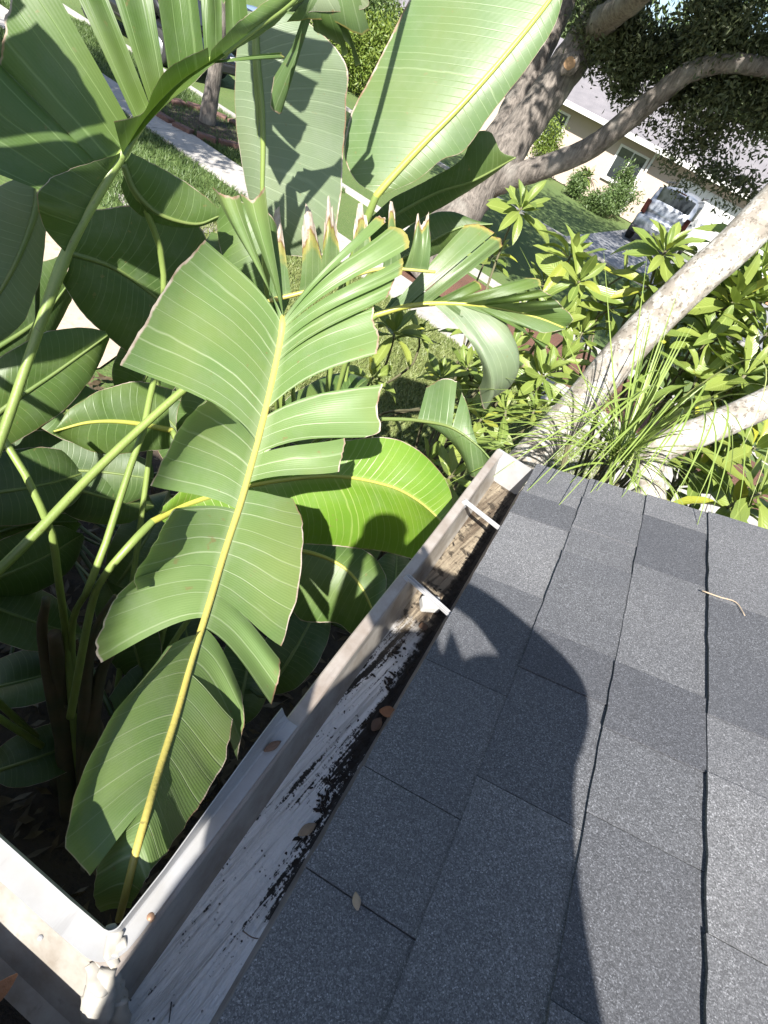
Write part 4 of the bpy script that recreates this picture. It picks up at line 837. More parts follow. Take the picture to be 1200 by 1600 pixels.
for (x, y, d, r, w) in [(985, 15, 10.2, .5, 1), (1040, 10, 10.0, .6, 1.2), (1110, 5, 9.9, .6, 1.2), (1175, 15, 9.9, .6, 1.2), (955, 55, 10.3, .35, .9), (940, 20, 10.4, .35, .8), (965, 95, 10.2, .3, .6), (1010, 75, 10.1, .4, 1.0), (1075, 60, 9.9, .5, 1.1), (1140, 50, 9.8, .5, 1.1), (1195, 80, 9.8, .5, 1.1), (985, 120, 10.1, .25, .3), (955, 150, 10.2, .16, .1),
                        (1100, 130, 9.9, .42, .8), (1165, 145, 9.8, .5, 1.0), (1065, 175, 9.9, .28, .32), (1125, 195, 9.7, .36, .5), (1185, 205, 9.7, .45, .7), (1085, 225, 9.8, .22, .16), (1110, 262, 9.7, .25, .2), (1155, 275, 9.6, .24, .2), (1050, 235, 9.8, .15, .07), (1066, 285, 9.7, .16, .09), (1140, 315, 9.6, .13, .05), (1030, 200, 9.9, .12, .05), (1000, 175, 9.9, .12, .05), (1180, 300, 9.6, .16, .08), (1240, 150, 9.7, .6, 1)]:
    for k in range(4):
        q = P(x, y, d) + rng.normal(size=3) * r * .42; hb.append((q, (r * .55, r * .55, r * .5), w * rng.uniform(.4, 1.4)))
cloud('crown', oak, hb, 36000, .038, 'oak_leaf', 11, 14, 2.6, .8)
ub = [((0, 6.6, 6.6), (2.6, 1.8, 1.3), 1), ((2.2, 6.4, 6.8), (2.2, 1.8, 1.3), 1), ((-2.2, 7.5, 7.2), (2, 2, 1.4), 1), ((1, 9.5, 7.5), (3, 2.4, 1.8), 1.2), ((-3, 11, 8), (3, 3, 2), 1.3), ((3.5, 9, 6.5), (2, 2.4, 1.6), .9), ((-6.5, 11.5, 7.6), (2.6, 2.6, 1.6), 1), ((-1, 14, 8), (3.5, 2.5, 2), 1.1), ((3, 13, 7), (2.6, 2.4, 1.6), .8), ((-8.5, 9.5, 7.6), (2, 2, 1.3), .7)]
cloud('crown', oak, ub, 40000, .10, 'oak_leaf', 12, 9, 2.4)

pale = empty('pale_barked_tree', (-.10, 2.15, 0)); tag(pale, 'slender tree with smooth pale lichen-spotted trunk leaning beyond the gutter end', 'tree')
tA = [(-.10, 2.15, -.1), (-.02, 2.33, .8), tuple(P(820, 722, 2.90)), tuple(P(905, 632, 2.88)), tuple(P(1000, 522, 2.92)), tuple(P(1100, 425, 3.0)), tuple(P(1205, 325, 3.12)), (.62, 3.9, 4.6), (.95, 4.7, 6.4)]
rough_tube('trunk', tA, (.13, .11, .092, .088, .084, .080, .077, .07, .05), 'pale_bark', pale, 18, 60, .02, 1.2)
rough_tube('limb', [(-.05, 2.28, .55), tuple(P(975, 800, 2.42)), tuple(P(1008, 735, 2.40)), tuple(P(1030, 700, 2.42)), tuple(P(1110, 668, 2.5)), tuple(P(1200, 628, 2.6)), tuple(P(1380, 540, 2.9)), (1.9, 3.2, 3.6)], (.08, .07, .062, .062, .059, .058, .05, .035), 'pale_bark', pale, 14, 50, .025, 1.2)
cloud('crown', pale, [((1.1, 5.0, 6.9), (1.3, 1.3, .9), 1), ((2.2, 3.6, 4.6), (.7, .7, .5), .4)], 5000, .07, 'far_tree_leaf', 13)

# young street tree in its mulch ring
yb = G(323, 197); ring = empty('mulch_ring', (yb[0], yb[1], 0)); tag(ring, 'ring of dark mulch edged with reddish blocks round the young tree', 'tree ring')
v = [(yb[0] + .95 * math.cos(a) * (1 + .05 * math.sin(5 * a)), yb[1] + .95 * math.sin(a), .012) for a in np.linspace(0, 6.283, 24, endpoint=False)] + [(yb[0], yb[1], .07)]
mesh('mulch_mound', v, [(i, (i + 1) % 24, 24) for i in range(24)], 'soil', ring)
for i in range(15):
    a = i / 15 * 6.283; c = (yb[0] + 1.0 * math.cos(a), yb[1] + 1.0 * math.sin(a), .03 + random.uniform(-.01, .012)); t_ = a + random.uniform(-.12, .12)
    box('edging_block', c, (.20 + random.uniform(-.03, .02), .36 + random.uniform(-.05, .02), .12), 'brick_edge', ring, [(math.cos(t_), math.sin(t_), .06), (-math.sin(t_), math.cos(t_), 0), (0, 0, 1)], bev=.018)
yt = empty('young_tree', (yb[0], yb[1], 0)); tag(yt, 'young street tree with thin straight trunk standing in the block ring', 'tree')
rough_tube('trunk', [(yb[0], yb[1], -.02), (yb[0] + .03, yb[1], .5), (yb[0] + .05, yb[1] + .03, 1.5), (yb[0] - .02, yb[1], 3.2), (yb[0], yb[1], 4.4)], (.17, .125, .11, .09, .04), 'oak_bark', yt, 12, 30, .06)
cloud('crown', yt, [((yb[0], yb[1], 5.0), (1.7, 1.7, 1.3), 1)], 9000, .07, 'far_tree_leaf', 14)

st_ = empty('shade_tree', (-9.6, 2.6, 0)); tag(st_, 'garden tree outside the left edge that shades the sidewalk', 'tree')
rough_tube('trunk', [(-9.6, 2.6, -.05), (-9.5, 2.7, 2.0), (-9.2, 2.9, 4.6)], (.24, .19, .09), 'oak_bark', st_, 12, 20)
cloud('crown', st_, [((-8.6, 3.0, 5.4), (2.0, 1.7, 1.3), 1), ((-10.4, 3.4, 5.6), (1.8, 1.6, 1.3), 1), ((-7.2, 3.6, 5.2), (1.3, 1.2, .9), .6), ((-9.5, 1.6, 6.2), (1.6, 1.4, 1.2), .7)], 15000, .08, 'far_tree_leaf', 15, 8, 2.2)
# ================================================================== rosette shrubs
def leaf_shape(n, wmax, cup, bend, seed):
    V, UV, Fc = [], [], []; rg = random.Random(seed)
    for i in range(n + 1):
        s_ = i / n; w = wmax * (math.sin(math.pi * min(1, s_ ** 1.25)) ** .75 + .03) * (1 if i < n else .1)
        z = bend * s_ * s_ + .02 * math.sin(6 * s_ + seed)
        for x in (-1, -.5, 0, .5, 1): V.append((x * w, s_, z + cup * abs(x) * w + .01 * math.sin(20 * s_ + x * 3 + seed) * abs(x))); UV.append((.5 + x * .5, s_))
    for i in range(n):
        for j in range(4): Fc.append((i * 5 + j, i * 5 + j + 1, (i + 1) * 5 + j + 1, (i + 1) * 5 + j))
    me = bpy.data.meshes.new('leaf'); me.from_pydata(V, [], Fc); me.materials.append(M['shrub_leaf'])
    l = me.uv_layers.new(name='UVMap'); idx = np.zeros(len(me.loops), int); me.loops.foreach_get('vertex_index', idx); l.data.foreach_set('uv', np.array(UV)[idx].ravel())
    me.polygons.foreach_set('use_smooth', [True] * len(me.polygons)); return me
LS = [leaf_shape(8, .155, .35, -.06, 1), leaf_shape(8, .14, .5, -.16, 2), leaf_shape(8, .17, .25, .05, 3), leaf_shape(8, .125, .45, -.3, 4), leaf_shape(8, .145, .6, -.4, 5)]
def rosette(branch, pos, axis, n, L, rg, low=-15, high=72):
    axis = np.asarray(axis, float); axis /= np.linalg.norm(axis); a = np.cross(axis, (.31, .2, .93)); a /= np.linalg.norm(a); b = np.cross(axis, a); a0 = rg.random() * 6.28
    for i in range(n):
        fr = i / max(n - 1, 1); el = math.radians(low + (high - low) * fr ** 1.25 + rg.uniform(-9, 9)); az = a0 + i * 2.39996 + rg.uniform(-.2, .2)
        rad = a * math.cos(az) + b * math.sin(az); d = rad * math.cos(el) + axis * math.sin(el); nz = axis * math.cos(el) - rad * math.sin(el); x = np.cross(d, nz)
        tw = rg.uniform(-.35, .35); x, nz = x * math.cos(tw) + nz * math.sin(tw), nz * math.cos(tw) - x * math.sin(tw)
        s_ = L * (1.05 - .5 * fr) * rg.uniform(.7, 1.2); base = np.asarray(pos) + rad * .012 + axis * (.05 * fr - .035)
        m4 = Matrix(((x[0] * s_, d[0] * s_, nz[0] * s_, base[0]), (x[1] * s_, d[1] * s_, nz[1] * s_, base[1]), (x[2] * s_, d[2] * s_, nz[2] * s_, base[2]), (0, 0, 0, 1)))
        share('leaf', rg.choice(LS), m4, branch)
def shrub(base, label, ros, seed, L=.2):
    rg = random.Random(seed); sh = empty('rosette_shrub', (*base, 0)); tag(sh, label, 'shrub', 'leafy shrubs beyond the gutter end')
    for (px, py, d, n, k, *ax) in ros:
        p = P(px, py, d); b = np.array([base[0] + rg.uniform(-.12, .12), base[1] + rg.uniform(-.12, .12), 0]); axis = np.array(ax[0] if ax else (rg.uniform(-.25, .25), rg.uniform(-.45, .05), 1.0))
        br = tube('branch', [b, b * .6 + p * .4 + np.array([rg.uniform(-.1, .1), rg.uniform(-.1, .1), .1]), p - axis * .22, p], (.016, .012, .009, .007), 'twig_green', sh, 7, 16)
        rosette(br, p, axis, n, L * k, rg)
    return sh
shrub((-.55, 3.9), 'leafy rosette shrub in front of the oak, left of the pale trunk', [(815, 325, 4.1, 18, 1.2), (893, 398, 3.7, 18, 1.15), (905, 440, 3.55, 12, 1.2, (.1, -.6, .6)), (850, 585, 3.2, 18, 1.0), (800, 545, 3.6, 14, 1.0), (865, 500, 3.5, 14, 1.0), (940, 470, 3.9, 14, 1.0), (760, 600, 3.5, 12, 1.0), (835, 640, 3.2, 12, .95), (770, 400, 4.3, 14, 1.1), (850, 440, 4.0, 14, 1.1), (910, 520, 3.7, 14, 1.0), (815, 480, 3.9, 12, 1.0), (880, 560, 3.5, 12, 1.0), (745, 520, 3.9, 12, 1.0)], 1, .235)
shrub((.75, 3.7), 'tall leafy rosette shrub right of the pale trunk, in front of the parked car', [(1040, 392, 3.5, 20, 1.1), (1020, 445, 3.6, 14, 1.1), (975, 430, 3.9, 10, 1.0), (960, 480, 3.7, 12, 1.0), (1150, 470, 3.2, 18, 1.15), (1110, 530, 3.1, 16, 1.1), (1165, 585, 3.0, 16, 1.1), (1090, 590, 3.0, 14, 1.1), (1190, 420, 3.4, 14, 1.1), (1065, 500, 3.4, 14, 1.0), (1200, 520, 3.1, 14, 1.1), (1040, 560, 3.4, 12, 1.0), (1100, 450, 3.6, 16, 1.1), (1130, 420, 3.8, 14, 1.1), (1175, 380, 3.7, 14, 1.0), (1085, 480, 3.5, 14, 1.05), (1140, 520, 3.3, 16, 1.1), (1190, 470, 3.3, 14, 1.1), (1050, 620, 3.3, 12, 1.1), (1125, 610, 3.2, 14, 1.1), (1000, 500, 3.8, 12, 1.0), (1190, 560, 3.2, 14, 1.1), (1150, 440, 3.5, 16, 1.1)], 2, .25)
shrub((-1.15, 3.6), 'thin open shrub with dark leaves against the sunny lawn', [(617, 518, 3.5, 18, 1.15), (583, 590, 3.4, 12, .95), (690, 590, 3.3, 16, 1.0), (730, 575, 3.4, 12, .95), (655, 520, 3.7, 9, .9)], 3, .22)
shrub((-.35, 2.7), 'low bright-leaved shrub tucked behind the gutter end', [(703, 745, 2.5, 10, .85, (.1, -.5, .9)), (752, 655, 2.9, 12, .9), (735, 690, 2.8, 10, .85), (790, 640, 3.0, 12, 1.0), (725, 635, 3.0, 10, .9), (770, 600, 3.2, 10, .9), (700, 660, 3.1, 12, .95), (670, 720, 2.9, 10, .9), (810, 590, 3.3, 12, 1.0), (760, 560, 3.5, 12, 1.0)], 4, .215)
shrub((1.15, 3.0), 'shaded large-leaved shrub under the pale limb at right', [(1090, 735, 3.2, 14, 1.3), (1150, 790, 2.9, 14, 1.3), (1180, 700, 3.1, 14, 1.3), (1130, 690, 3.4, 12, 1.2), (1060, 760, 3.3, 10, 1.2), (1190, 770, 2.8, 12, 1.3), (1180, 640, 3.2, 12, 1.2), (1120, 640, 3.3, 12, 1.2)], 5, .25)

# long arching grass-like plant at the fork of the pale tree
gr_b = P(968, 712, 2.28); gp_ = empty('arching_grass_plant', gr_b - np.array([0, 0, .12])); tag(gp_, 'clump of long thin arching green blades spilling over the roof end', 'plant')
rg = random.Random(5)
def blade(p0, d, L, droop, w, mat='grass_blade'):
    n = 12; d = np.asarray(d, float); d /= np.linalg.norm(d); side = np.cross(d, (rg.uniform(-.3, .3), rg.uniform(-.3, .3), 1)); side /= np.linalg.norm(side); pts = []; V = []; UV = []
    for i in range(n + 1):
        s_ = i / n; q = p0 + d * L * s_ + np.array([0, 0, -1]) * droop * L * s_ ** 2.2; pts.append(q)
        ww = w * (1 - s_ ** 2.5) * (.6 + .4 * min(1, s_ * 5)) + .0004; V += [q - side * ww, q + np.array([0, 0, -.25 * ww]), q + side * ww]; UV += [(.35, s_), (.5, s_), (.65, s_)]
    Fc = [(i * 3 + j, i * 3 + j + 1, i * 3 + j + 4, i * 3 + j + 3) for i in range(n) for j in (0, 1)]
    mesh('blade', V, Fc, mat, gp_, uv=UV)
for i in range(78):                                              # all-round arching
    az = rg.uniform(0, 6.283); el = math.radians(rg.uniform(8, 62)); L = rg.uniform(.3, .8)
    blade(gr_b + np.array([rg.uniform(-.04, .04), rg.uniform(-.04, .04), rg.uniform(-.04, .02)]), (math.cos(az) * math.cos(el), math.sin(az) * math.cos(el) - .1, math.sin(el)), L, rg.uniform(.35, .9), rg.uniform(.0022, .0048))
for i in range(13):                                              # the stiff bundle pointing up and to the right
    tgt = P(1068 + rg.uniform(-45, 45), 445 + rg.uniform(-35, 60), 2.5 + rg.uniform(-.1, .25)); d = tgt - gr_b
    blade(gr_b, d, np.linalg.norm(d) * rg.uniform(.75, 1.05), rg.uniform(0, .06), rg.uniform(.003, .0055))
for tx, ty, td, dr in [(822, 405, 2.6, .02), (1008, 420, 2.6, .02), (945, 415, 2.6, .0), (700, 640, 2.4, .1), (745, 660, 2.3, .12), (760, 610, 2.4, .1), (700, 690, 2.2, .15), (1080, 640, 1.8, .2), (1110, 690, 1.7, .25), (820, 690, 1.8, .2), (830, 620, 2.2, .15)]:
    d = P(tx, ty, td) - gr_b; blade(gr_b, d + np.array([0, 0, dr * 1.0]), np.linalg.norm(d) * 1.08, dr * 1.1, .0038)
def blade_to(e, h, w):
    n = 14; p0 = gr_b + np.array([rg.uniform(-.03, .03), rg.uniform(-.03, .03), 0]); e = np.asarray(e); sd2 = np.cross(e - p0, (rg.uniform(-.2, .2), rg.uniform(-.2, .2), 1)); sd2 /= np.linalg.norm(sd2); V = []; UV = []
    for i in range(n + 1):
        s_ = i / n; q = p0 + (e - p0) * s_ + np.array([0, 0, h * 4 * s_ * (1 - s_) * (1.25 - .5 * s_)]); ww = w * (1 - s_ ** 3) * (.6 + .4 * min(1, s_ * 5)) + .0004
        V += [q - sd2 * ww, q + np.array([0, 0, -.25 * ww]), q + sd2 * ww]; UV += [(.35, s_), (.5, s_), (.65, s_)]
    mesh('blade', V, [(i * 3 + j, i * 3 + j + 1, i * 3 + j + 4, i * 3 + j + 3) for i in range(n) for j in (0, 1)], 'grass_blade', gp_, uv=UV)
for tx, ty, td in [(1086, 832, 1.45), (1112, 802, 1.5), (1200, 824, 1.55), (1150, 812, 1.56), (800, 790, 1.36), (838, 772, 1.42), (850, 815, 1.33), (905, 790, 1.42), (960, 792, 1.45), (1040, 800, 1.5), (1062, 770, 1.6), (1135, 770, 1.75), (770, 745, 1.5), (1003, 778, 1.5), (1160, 700, 1.8), (880, 765, 1.45), (925, 775, 1.45), (815, 760, 1.5), (1085, 790, 1.55), (1170, 790, 1.6), (985, 765, 1.55)]:
    blade_to(P(tx, ty, td), rg.uniform(.24, .38), rg.uniform(.0022, .004))
for tx, ty, td in [(690, 692, 2.1), (668, 640, 2.3), (700, 610, 2.4), (745, 585, 2.4), (720, 660, 2.1), (765, 700, 1.9), (780, 640, 2.2), (800, 570, 2.4), (840, 545, 2.4), (735, 690, 2.0), (700, 640, 2.2), (820, 660, 2.0), (1120, 590, 2.3), (1100, 640, 2.2), (870, 600, 2.2)]:
    blade_to(P(tx, ty, td), rg.uniform(.05, .16), rg.uniform(.002, .0042))

# ================================================================== across the street
HN = 27.6
fh = empty('far_house', S(-8, HN, 0)); tag(fh, 'peach stucco house with grey roof and white garage door across the street', 'house')
def fbox(name, u0, u1, n0, n1, z0, z1, mat, parent, bev=0.0): return box(name, S((u0 + u1) / 2, (n0 + n1) / 2, (z0 + z1) / 2), (u1 - u0, n1 - n0, z1 - z0), mat, parent, [DU, DN, (0, 0, 1)], bev)
EZ = 2.6
fbox('wall', -26, 6, HN, HN + 9, 0, EZ, 'stucco', fh)
rv = [S(-27, HN - .7, EZ), S(7, HN - .7, EZ), S(7, HN + 9.7, EZ), S(-27, HN + 9.7, EZ), S(-23, HN + 4.5, EZ + 1.9), S(3, HN + 4.5, EZ + 1.9)]
rf = mesh('roof', rv, [(0, 1, 5, 4), (1, 2, 5), (2, 3, 4, 5), (3, 0, 4), (3, 2, 1, 0)], 'far_shingle', fh, smooth=False)
fbox('fascia', -27, 7, HN - .74, HN - .705, EZ - .14, EZ + .05, 'white_trim', fh)
def window(u0, u1, z0, z1, mull=1):
    w = fbox('window', u0, u1, HN - .05, HN + .02, z0, z1, 'window_frame', fh)
    n = mull + 1
    for i in range(n):
        a = u0 + .08 + (u1 - u0 - .16) * i / n; b = u0 + .08 + (u1 - u0 - .16) * (i + 1) / n
        fbox('pane', a + .025, b - .025, HN - .062, HN - .045, z0 + .08, z1 - .08, 'glass_dark', w)
    fbox('sill', u0 - .06, u1 + .06, HN - .1, HN - .052, z0 - .07, z0, 'white_trim', w)
def uz(px, py): return W_(px, py, HN)
a = uz(897, 172); window(a[0] - 1.7, a[0], .95, 2.25)
a = uz(967, 232); b = uz(1000, 240); window(a[0], b[0] + .5, .95, 2.2)
ga = uz(1062, 285)[0]; gd = fbox('garage_door', ga, ga + 4.9, HN - .06, HN + .01, .02, 2.15, 'white_trim', fh)
for i in range(4):
    for j in range(4): fbox('panel', ga + .06 + i * 1.2, ga + 1.2 + i * 1.2, HN - .085, HN - .061, .06 + j * .52, .54 + j * .52, 'garage_white', gd)
d0 = uz(1025, 240)[0]; fbox('downspout', d0, d0 + .09, HN - .12, HN - .03, .05, 2.5, 'white_trim', fh)
bw = empty('brick_pier', S(ga + 6.2, HN - 1.2, 0)); tag(bw, 'low tan brick pier at the right edge beside the garage', 'pier')
for c in range(9):
    for k in range(5):
        u0 = ga + 5.6 + k * .235 + (.117 if c % 2 else 0); fbox('brick', u0, u0 + .22, HN - 1.4, HN - 1.15, .0 + c * .085, .07 + c * .085, 'brick_red', bw)
# vehicles
def loft(name, secs, mat, parent, k=16, pw=3.2):
    """secs: (x, halfwidth, z0, z1) in the car's own axes"""
    V = []; Fc = []
    for (x, hw, z0, z1) in secs:
        for j in range(k):
            w = 2 * math.pi * (j + .5) / k; c, s_ = math.cos(w), math.sin(w); e = 2 / pw
            V.append(car_pt(x, hw * math.copysign(abs(c) ** e, c), (z0 + z1) / 2 + (z1 - z0) / 2 * math.copysign(abs(s_) ** e, s_)))
    n = len(secs)
    for i in range(n - 1):
        for j in range(k): Fc.append((i * k + j, i * k + (j + 1) % k, (i + 1) * k + (j + 1) % k, (i + 1) * k + j))
    Fc += [tuple(range(k - 1, -1, -1)), tuple((n - 1) * k + j for j in range(k))]
    return mesh(name, V, Fc, mat, parent)
def car(name, label, origin, heading, paint, suv=True):
    global car_pt
    hx = np.array([math.cos(heading), math.sin(heading), 0]); hy = np.array([-hx[1], hx[0], 0]); o = np.asarray(origin, float)
    car_pt = lambda x, y, z: o + hx * x + hy * y + np.array([0, 0, z])
    ct = empty(name, o); tag(ct, label, 'car')
    H = 1.95 if suv else 1.45; L = 4.8 if suv else 4.6; bz = 1.08 if suv else .88; h2 = L / 2
    loft('body', [(-h2, .74, .46, bz - .12), (-h2 + .08, .86, .36, bz), (-h2 + .5, .93, .28, bz + .02), (-.6, .95, .26, bz + .02), (.8, .95, .26, bz), (h2 - .9, .94, .28, bz - .06), (h2 - .25, .88, .32, bz - .16), (h2, .74, .42, bz - .3)], paint, ct)
    r0 = -h2 + .12 if suv else -h2 + .9
    gh = loft('cabin', [(r0, .80, bz - .1, bz + .1), (r0 + .22, .76, bz - .1, H - .06), (r0 + .6, .73, bz - .1, H), (.1, .73, bz - .1, H), (.55, .72, bz - .1, H - .04), (1.35, .80, bz - .1, bz + .04)], paint, ct, 16, 4)
    def pan(nm, pts, mat, par): mesh(nm, [car_pt(*q) for q in pts], [tuple(range(len(pts)))], mat, par, smooth=False)
    def slab_(nm, c, s_, mat, par, bev=.02): return box(nm, car_pt(*c), s_, mat, par, [hx, hy, (0, 0, 1)], bev)
    for sg in (-1, 1):
        w = tube('side_window', [car_pt(r0 + .35, sg * .755, (bz + H) / 2 + .02), car_pt(.75, sg * .765, (bz + H) / 2 - .01)], .25 if suv else .17, 'glass_dark', gh, 8)
        w.data.transform(Matrix.Translation((0, 0, 0)))
        for q in w.data.vertices:
            c = np.array(q.co) + WL[w.name] - o; yv = c @ hy; nw = sg * (.745 + .012 * (abs(yv) - .5)); q.co += Vector(hy * (nw - yv))
    slab_('rear_window', (r0 + .115, 0, (bz + H) / 2 + .02), (.05, 1.22, H - bz - .24), 'glass_dark', gh, .02).rotation_euler = (0, 0, 0)
    ws = [(.62, -.62, H - .12), (.62, .62, H - .12), (1.30, .7, bz + .05), (1.30, -.7, bz + .05)]
    mesh('windscreen', [car_pt(x + .035, y, z + .03) for x, y, z in ws] + [car_pt(x, y, z) for x, y, z in ws], [(0, 1, 2, 3), (7, 6, 5, 4), (0, 4, 5, 1), (1, 5, 6, 2), (2, 6, 7, 3), (3, 7, 4, 0)], 'glass_dark', gh, smooth=False)
    for sg in (-1, 1):
        slab_('tail_lamp', (-h2 + .05, sg * .74, bz - .12 if not suv else bz + .1), (.12, .17, .2 if not suv else .42), 'lamp_red', ct); slab_('headlamp', (h2 - .16, sg * .66, bz - .3), (.2, .3, .14), 'lamp_white', ct)
        slab_('mirror', (1.05, sg * 1.0, bz + .12), (.12, .16, .13), paint, ct)
        for x in (-h2 + .95, h2 - .95):
            wh = empty('wheel', car_pt(x, sg * .84, .34), ct)
            tube('tyre', [car_pt(x, sg * .72, .34), car_pt(x, sg * .75, .34), car_pt(x, sg * .93, .34), car_pt(x, sg * .955, .34)], (.30, .345, .345, .30), 'tyre', wh, 24)
            tube('rim', [car_pt(x, sg * .93, .34), car_pt(x, sg * .965, .34), car_pt(x, sg * .97, .34)], (.22, .2, .05), 'rim', wh, 16)
    slab_('bumper', (-h2 + .02, 0, .46), (.18, 1.7, .2), 'plastic_dark' if suv else paint, ct, .04); slab_('bumper', (h2 - .06, 0, .42), (.18, 1.62, .2), 'plastic_dark', ct, .04)
    slab_('number_plate', (-h2 - .02, 0, .78), (.02, .34, .17), 'plate', ct, .004)
    if suv:
        slab_('brake_lamp', (r0 + .12, 0, H - .04), (.06, .4, .04), 'lamp_red', gh, .01)
        for sg in (-1, 1): slab_('roof_rail', (-.7, sg * .66, H + .03), (2.2, .04, .05), 'plastic_dark', gh, .01)
    return ct
ua, _ = W_(1000, 330, 22.3); ub_, _ = W_(1092, 330, 22.3)
dirN = math.atan2(DN[1], DN[0])
car('parked_car', 'silver sport utility car parked nose-in on the drive before the garage', S((ua + ub_) / 2 - .1, 24.7, .012), dirN + .04, 'paint_silver', True)
q = G(150, 62); car('parked_car', 'black car at the near kerb glimpsed between the leaf straps at upper left', S(q @ DU - .6, 11.3, -.04), math.atan2(DU[1], DU[0]), 'paint_black', False)
u_, _ = W_(492, 110, 16.0); car('parked_car', 'pale blue car by the far kerb hidden behind the upright grey leaf', S(u_ - 2.0, 15.9, -.04), math.atan2(-DU[1], -DU[0]), 'paint_blue', False)
# planting in front of the far house and hedges
def bush(name, c, r, n, mat, label, seed, size=.06, grp=None):
    b = empty(name, (c[0], c[1], 0)); tag(b, label, 'shrub', grp); c = np.asarray(c, float)
    tube('stem', [(c[0], c[1], -.02), (c[0] + .03, c[1], c[2] * .5), (c[0], c[1] + .04, c[2])], (.05, .035, .01), 'twig_green', b, 6, 8)
    rg = np.random.default_rng(seed); bl = [(c + rg.normal(size=3) * np.asarray(r) * .4, np.asarray(r) * .62, 1) for _ in range(7)]
    cloud('crown', b, bl, n, size, mat, seed, 7, 1.8); return b
def fu(px, py, n): u, z = W_(px, py, n); return u, z
for i, (px, py, n_, r, z, mat, lab) in enumerate([
    (868, 192, 26.2, (.8, .5, .8), .9, 'hedge_leaf', 'yellow-green bush under the far house window beside the oak trunk'),
    (985, 285, 25.6, (.75, .5, .6), .6, 'bush_leaf', 'round flowering bush before the second window of the far house'),
    (1002, 240, 26.6, (.4, .35, .75), 1.1, 'bush_leaf', 'tall loose bush by the downspout of the far house'),
    (915, 262, 25.6, (.5, .5, .4), .4, 'bush_leaf', 'spiky low bush at the edge of the far lawn'),
    (955, 285, 25.0, (.8, .4, .28), .25, 'bush_leaf', 'low row of green groundcover bordering the far lawn')]):
    u, _ = fu(px, py, n_); bush('bush', S(u, n_, z), r, 2600, mat, lab, 30 + i, .06)
# cycad-like fan palm
u, _ = fu(925, 262, 26.0); pc = S(u, 26.0, .0); pm = empty('fan_palm', pc); tag(pm, 'small spiky palm with orange-green crown before the far house', 'palm')
rough_tube('trunk', [pc + np.array([0, 0, -.02]), pc + np.array([0, 0, .75])], (.14, .11), 'oak_bark', pm, 10, 10, .1)
for i in range(34):
    az = rg.uniform(0, 6.283); el = math.radians(rg.uniform(-25, 75)); L = rg.uniform(.5, .85); d = np.array([math.cos(az) * math.cos(el), math.sin(az) * math.cos(el), math.sin(el)]); p0 = pc + np.array([0, 0, .78]); V = []; sd_ = np.cross(d, (0, 0, 1)); sd_ /= np.linalg.norm(sd_) + 1e-9
    for k in range(6):
        s_ = k / 5; c = p0 + d * L * s_ - np.array([0, 0, .35 * L * s_ * s_]); w = .06 * math.sin(math.pi * (.1 + .85 * s_)); V += [c - sd_ * w, c + sd_ * w]
    mesh('frond', V, [(k * 2, k * 2 + 1, k * 2 + 3, k * 2 + 2) for k in range(5)], 'hedge_leaf' if i % 3 else 'dead_leaf_tan', pm, smooth=False)
for i, (px, py, n_, r, z, mat, lab) in enumerate([(575, 95, 21.0, (2.6, 1.2, 1.5), 1.3, 'hedge_leaf', 'yellow-green hedge across the street at top centre'), (610, 30, 25, (3.0, 1.5, 2.0), 2.0, 'hedge_leaf', 'taller sunny hedge behind the yellow-green one'), (545, 40, 24, (2.4, 1.5, 1.8), 1.7, 'bush_leaf', 'green hedge left of the tall sunny hedge')]):
    u, _ = fu(px, py, n_); bush('hedge', S(u, n_, z), r, 12000, mat, lab, 50 + i, .08)
for i, (u, n_, r, z) in enumerate([(-30, 40, 5, 5.0), (-19, 43, 5.5, 6.0), (-8, 42, 5, 5.5), (3, 44, 6, 6.0), (14, 41, 5, 5.2), (-42, 38, 6, 5.5), (25, 40, 6, 6)]):
    c = S(u, n_, z); tr = empty('background_tree', (c[0], c[1], 0)); tag(tr, ['tree behind the far house, far left of the row', 'tree behind the far house, second of the row', 'tree behind the far house above its left window', 'tree behind the far house above the garage', 'tree behind the far house, right of the garage', 'outlying tree down the street at far left', 'outlying tree beyond the right end of the far house'][i], 'tree', 'trees behind the far house')
    rough_tube('trunk', [(c[0], c[1], -.1), (c[0] + .2, c[1], 2.5), (c[0], c[1], z)], (.4, .3, .12), 'oak_bark', tr, 10, 14)
    rgn = np.random.default_rng(70 + i); cloud('crown', tr, [(c + rgn.normal(size=3) * r * .36, (r * .55, r * .5, r * .45), 1) for _ in range(8)], 9000, .22, 'far_tree_leaf', 80 + i, 8, 2.0)

# ================================================================== small loose things
def curled_leaf(label, p, L, W2, ang, mat, nrm=(0, 0, 1), curl=.25):
    p = np.asarray(p, float); nrm = np.asarray(nrm, float); nrm /= np.linalg.norm(nrm); a = np.cross(nrm, (math.sin(ang), -math.cos(ang), 0)); a /= np.linalg.norm(a); b = np.cross(nrm, a); V = []
    for i in range(7):
        s_ = i / 6; w = W2 * math.sin(math.pi * (.06 + .9 * s_))
        for x in (-1, 0, 1): V.append(p + a * L * (s_ - .5) + b * x * w + nrm * (.0015 + curl * w * abs(x) + curl * L * .5 * (s_ - .5) ** 2))
    o = mesh('dead_leaf', V, [(i * 3 + j, i * 3 + j + 1, i * 3 + j + 4, i * 3 + j + 3) for i in range(6) for j in (0, 1)], mat, loc=p); tag(o, label, 'leaf')
    md = o.modifiers.new('thick', 'SOLIDIFY'); md.thickness = .0006
def on_roof(px, py, h=.0):
    r = ray(px, py); t_ = ((ZE + .008 + h) + TS * (0 - XE) - CAM[2]) / (r[2] - TS * r[0]); return CAM + r * t_
rn = (-SS, 0, CS)
ZF = ZL - .094
def on_z(px, py, z): r = ray(px, py); return CAM + r * ((z - CAM[2]) / r[2])
